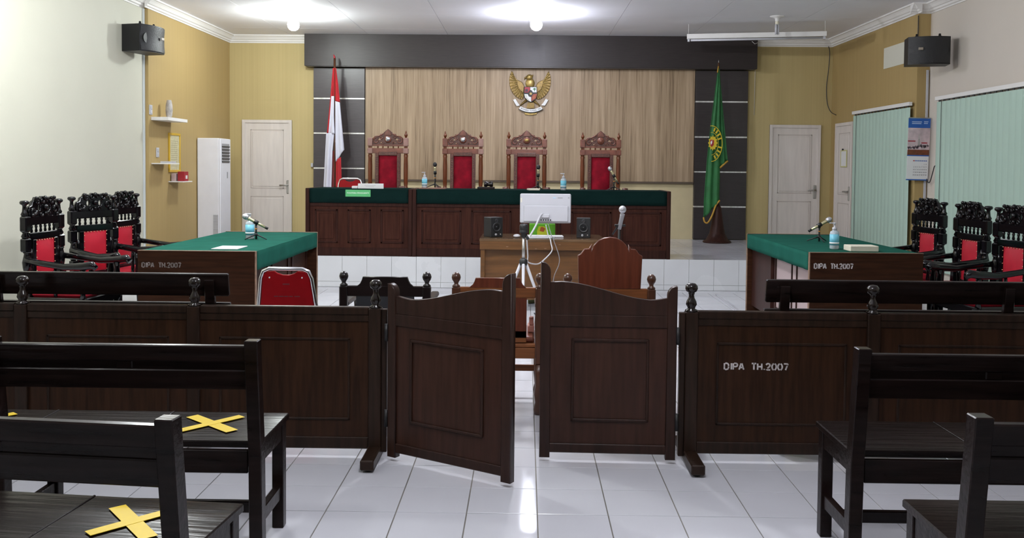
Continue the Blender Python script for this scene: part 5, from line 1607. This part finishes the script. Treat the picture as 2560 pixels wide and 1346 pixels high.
MB().plate([[(0.085, 0.002), (0.19, 0.002), (0.20, 0.06), (0.16, 0.10), (0.10, 0.10), (0.08, 0.05)]], -0.002, 0.001).out('yellow_print', m_grnbox2, gb)
MB().plate([[(0.11, 0.05), (0.15, 0.04), (0.17, 0.075), (0.14, 0.095), (0.12, 0.09)]], -0.004, -0.001).out('orange_print', mat('orange_print', (0.5, 0.12, 0.03), 0.5), gb)
def pc_speaker(loc, rz, label):
    t = thing('desktop_speaker', label, 'loudspeaker', loc, rz, group='small black desktop loudspeakers')
    MB().box(-0.072, 0.072, 0, 0.15, 0, 0.205, 0.005).out('cabinet', m_blackp, t)
    MB().lathe([(0.050, 0), (0.050, -0.006), (0.040, -0.008), (0.030, 0.004), (0.012, 0.008), (0.010, -0.004), (0.001, -0.006)], (0, 0, 0.105), 20, 'y').out('woofer', m_blackg, t)
    MB().lathe([(0.022, 0), (0.022, -0.005), (0.012, -0.002), (0.001, -0.002)], (0, 0, 0.172), 16, 'y').out('tweeter', m_blackg, t)
    MB().lathe([(0.012, 0), (0.012, -0.008), (0.001, -0.008)], (-0.012, 0, 0.028), 12, 'y').out('knob', m_grey, t)
    MB().lathe([(0.007, 0), (0.007, -0.008), (0.001, -0.008)], (0.042, 0, 0.03), 10, 'y').out('knob', m_steel, t)
    return t
pc_speaker((-0.292, 9.31, ZD), 0.55, 'small black desktop loudspeaker at the left of the monitor')
pc_speaker((0.602, 9.31, ZD), -0.06, 'small black desktop loudspeaker at the right of the monitor')

# tripod with camera
tp = thing('camera_tripod', 'silver tripod with a small black camera before the desk', 'tripod', (-0.012, 8.0, 0))
MB().tube([(0, 0, 0.60), (0.0, 0, 0.86)], 0.013, 10).out('centre_column', m_steel, tp)
MB().lathe([(0.032, 0.598), (0.036, 0.61), (0.036, 0.645), (0.02, 0.66)], n=12).out('collar', m_blackp, tp)
for k in range(3):
    a = (-0.25, PI + 0.25, PI / 2 * 3)[k]
    a = (0.35, PI - 0.2, -PI / 2)[k]
    MB().tube([(0.025 * math.cos(a), 0.025 * math.sin(a), 0.61), (0.15 * math.cos(a), 0.15 * math.sin(a), 0.29), (0.26 * math.cos(a), 0.26 * math.sin(a), 0.005)], [0.014, 0.012, 0.009], 8).out('leg', m_plastic, tp)
MB().box(-0.022, 0.022, -0.02, 0.02, 0.845, 0.885, 0.004).out('head', m_blackp, tp)
cm = MB().lathe([(0.036, 0.885), (0.039, 0.893), (0.039, 0.905), (0.034, 0.912), (0.038, 0.918), (0.038, 0.952), (0.030, 0.964), (0.001, 0.966)], n=18).out('camera_body', m_blackp, tp)
MB().tube([(0.02, 0, 0.87), (0.04, -0.02, 0.83)], [0.010, 0.014], 8).out('pan_handle', m_blackp, tp)
# cables from the monitor to the tripod
MB().tube([(0.016, 8.050, 0.820), (0.027, 8.080, 0.675), (0.030, 8.100, 0.615), (0.116, 8.300, 0.577), (0.182, 8.500, 0.597), (0.263, 8.800, 0.653), (0.261, 9.000, 0.706), (0.251, 9.080, 0.755), (0.239, 9.250, 0.766), (0.211, 9.280, 0.879)], 0.006, 6, sub=5).out('white_cable', m_cable, label='white cable looping from the monitor to the tripod', cat='cable')
MB().tube([(0.236, 9.270, 0.888), (0.271, 9.200, 0.770), (0.283, 9.080, 0.759), (0.294, 9.050, 0.718), (0.342, 9.040, 0.583), (0.342, 9.040, 0.495), (0.298, 9.040, 0.383), (0.282, 9.040, 0.263), (0.290, 9.040, 0.175)], 0.004, 6, sub=5).out('grey_cable', mat('mid_grey_cable', (0.25, 0.25, 0.27), 0.5), label='thin grey cable hanging down the desk front', cat='cable')

# floor microphone stand
mk = thing('microphone_stand', 'black floor microphone stand with silver mic behind the arched chair', 'microphone', (0.69, 6.62, 0))
MB().lathe([(0.13, 0), (0.13, 0.015), (0.03, 0.03), (0.012, 0.04)], n=20).out('base', m_blackp, mk)
MB().tube([(0, 0, 0.03), (0, 0, 1.05)], 0.010, 10).out('pole', m_blackp, mk)
MB().tube([(-0.05, 0, 0.98), (0.0, 0, 1.06), (0.025, -0.02, 1.12)], [0.006, 0.009, 0.012], 8).out('boom', m_blackp, mk)
MB().box(-0.035, 0.045, -0.012, 0.012, 1.040, 1.056, 0.003).out('clamp', m_blackp, mk)
MB().lathe([(0.014, -0.10), (0.016, 0.0), (0.018, 0.02)], (0, 0, 0), 12, 'z', Matrix.Translation((0.015, -0.03, 1.115)) @ Matrix.Rotation(0.35, 4, 'X') @ Matrix.Rotation(0.15, 4, 'Y')).out('handle', m_grey, mk)
MB().ball((0.017, -0.045, 1.168), 0.0275, 14).out('head', m_micgrille, mk)

# floor bits
o = MB().bar((2.24, 10.50, 0.006), (2.205, 9.22, 0.006), 0.04, 0.012, 0.003).out('cable_trunking', m_plastic, label='white cable trunking strip on the floor toward the right table', cat='trunking')
MB().tube([(-2.0, 8.45, 0.012), (-1.90, 8.5, 0.03), (-1.86, 8.4, 0.012), (-1.95, 8.36, 0.05), (-1.99, 8.45, 0.03), (-1.88, 8.52, 0.012), (-1.84, 8.9, 0.008), (-1.7, 9.3, 0.008)], 0.007, 6, sub=6).out('cable_tangle', m_cableb, label='small tangle of dark cable on the floor beside the left table', cat='cable')
MB().tube([(0.04, 9.7, 0.02), (0.16, 9.72, 0.025), (0.3, 9.8, 0.02)], 0.022, 8).out('green_hose', mat('dull_green', (0.22, 0.24, 0.08), 0.6), label='dull green bundle on the floor under the desk', cat='hose')
MB().tube([(0.0, 7.3, 0.008), (0.12, 7.5, 0.008), (0.2, 8.2, 0.008), (0.1, 9.0, 0.008)], 0.006, 6, sub=6).out('floor_cable', m_cableb, label='dark cable on the floor behind the brown low-backed chair', cat='cable')
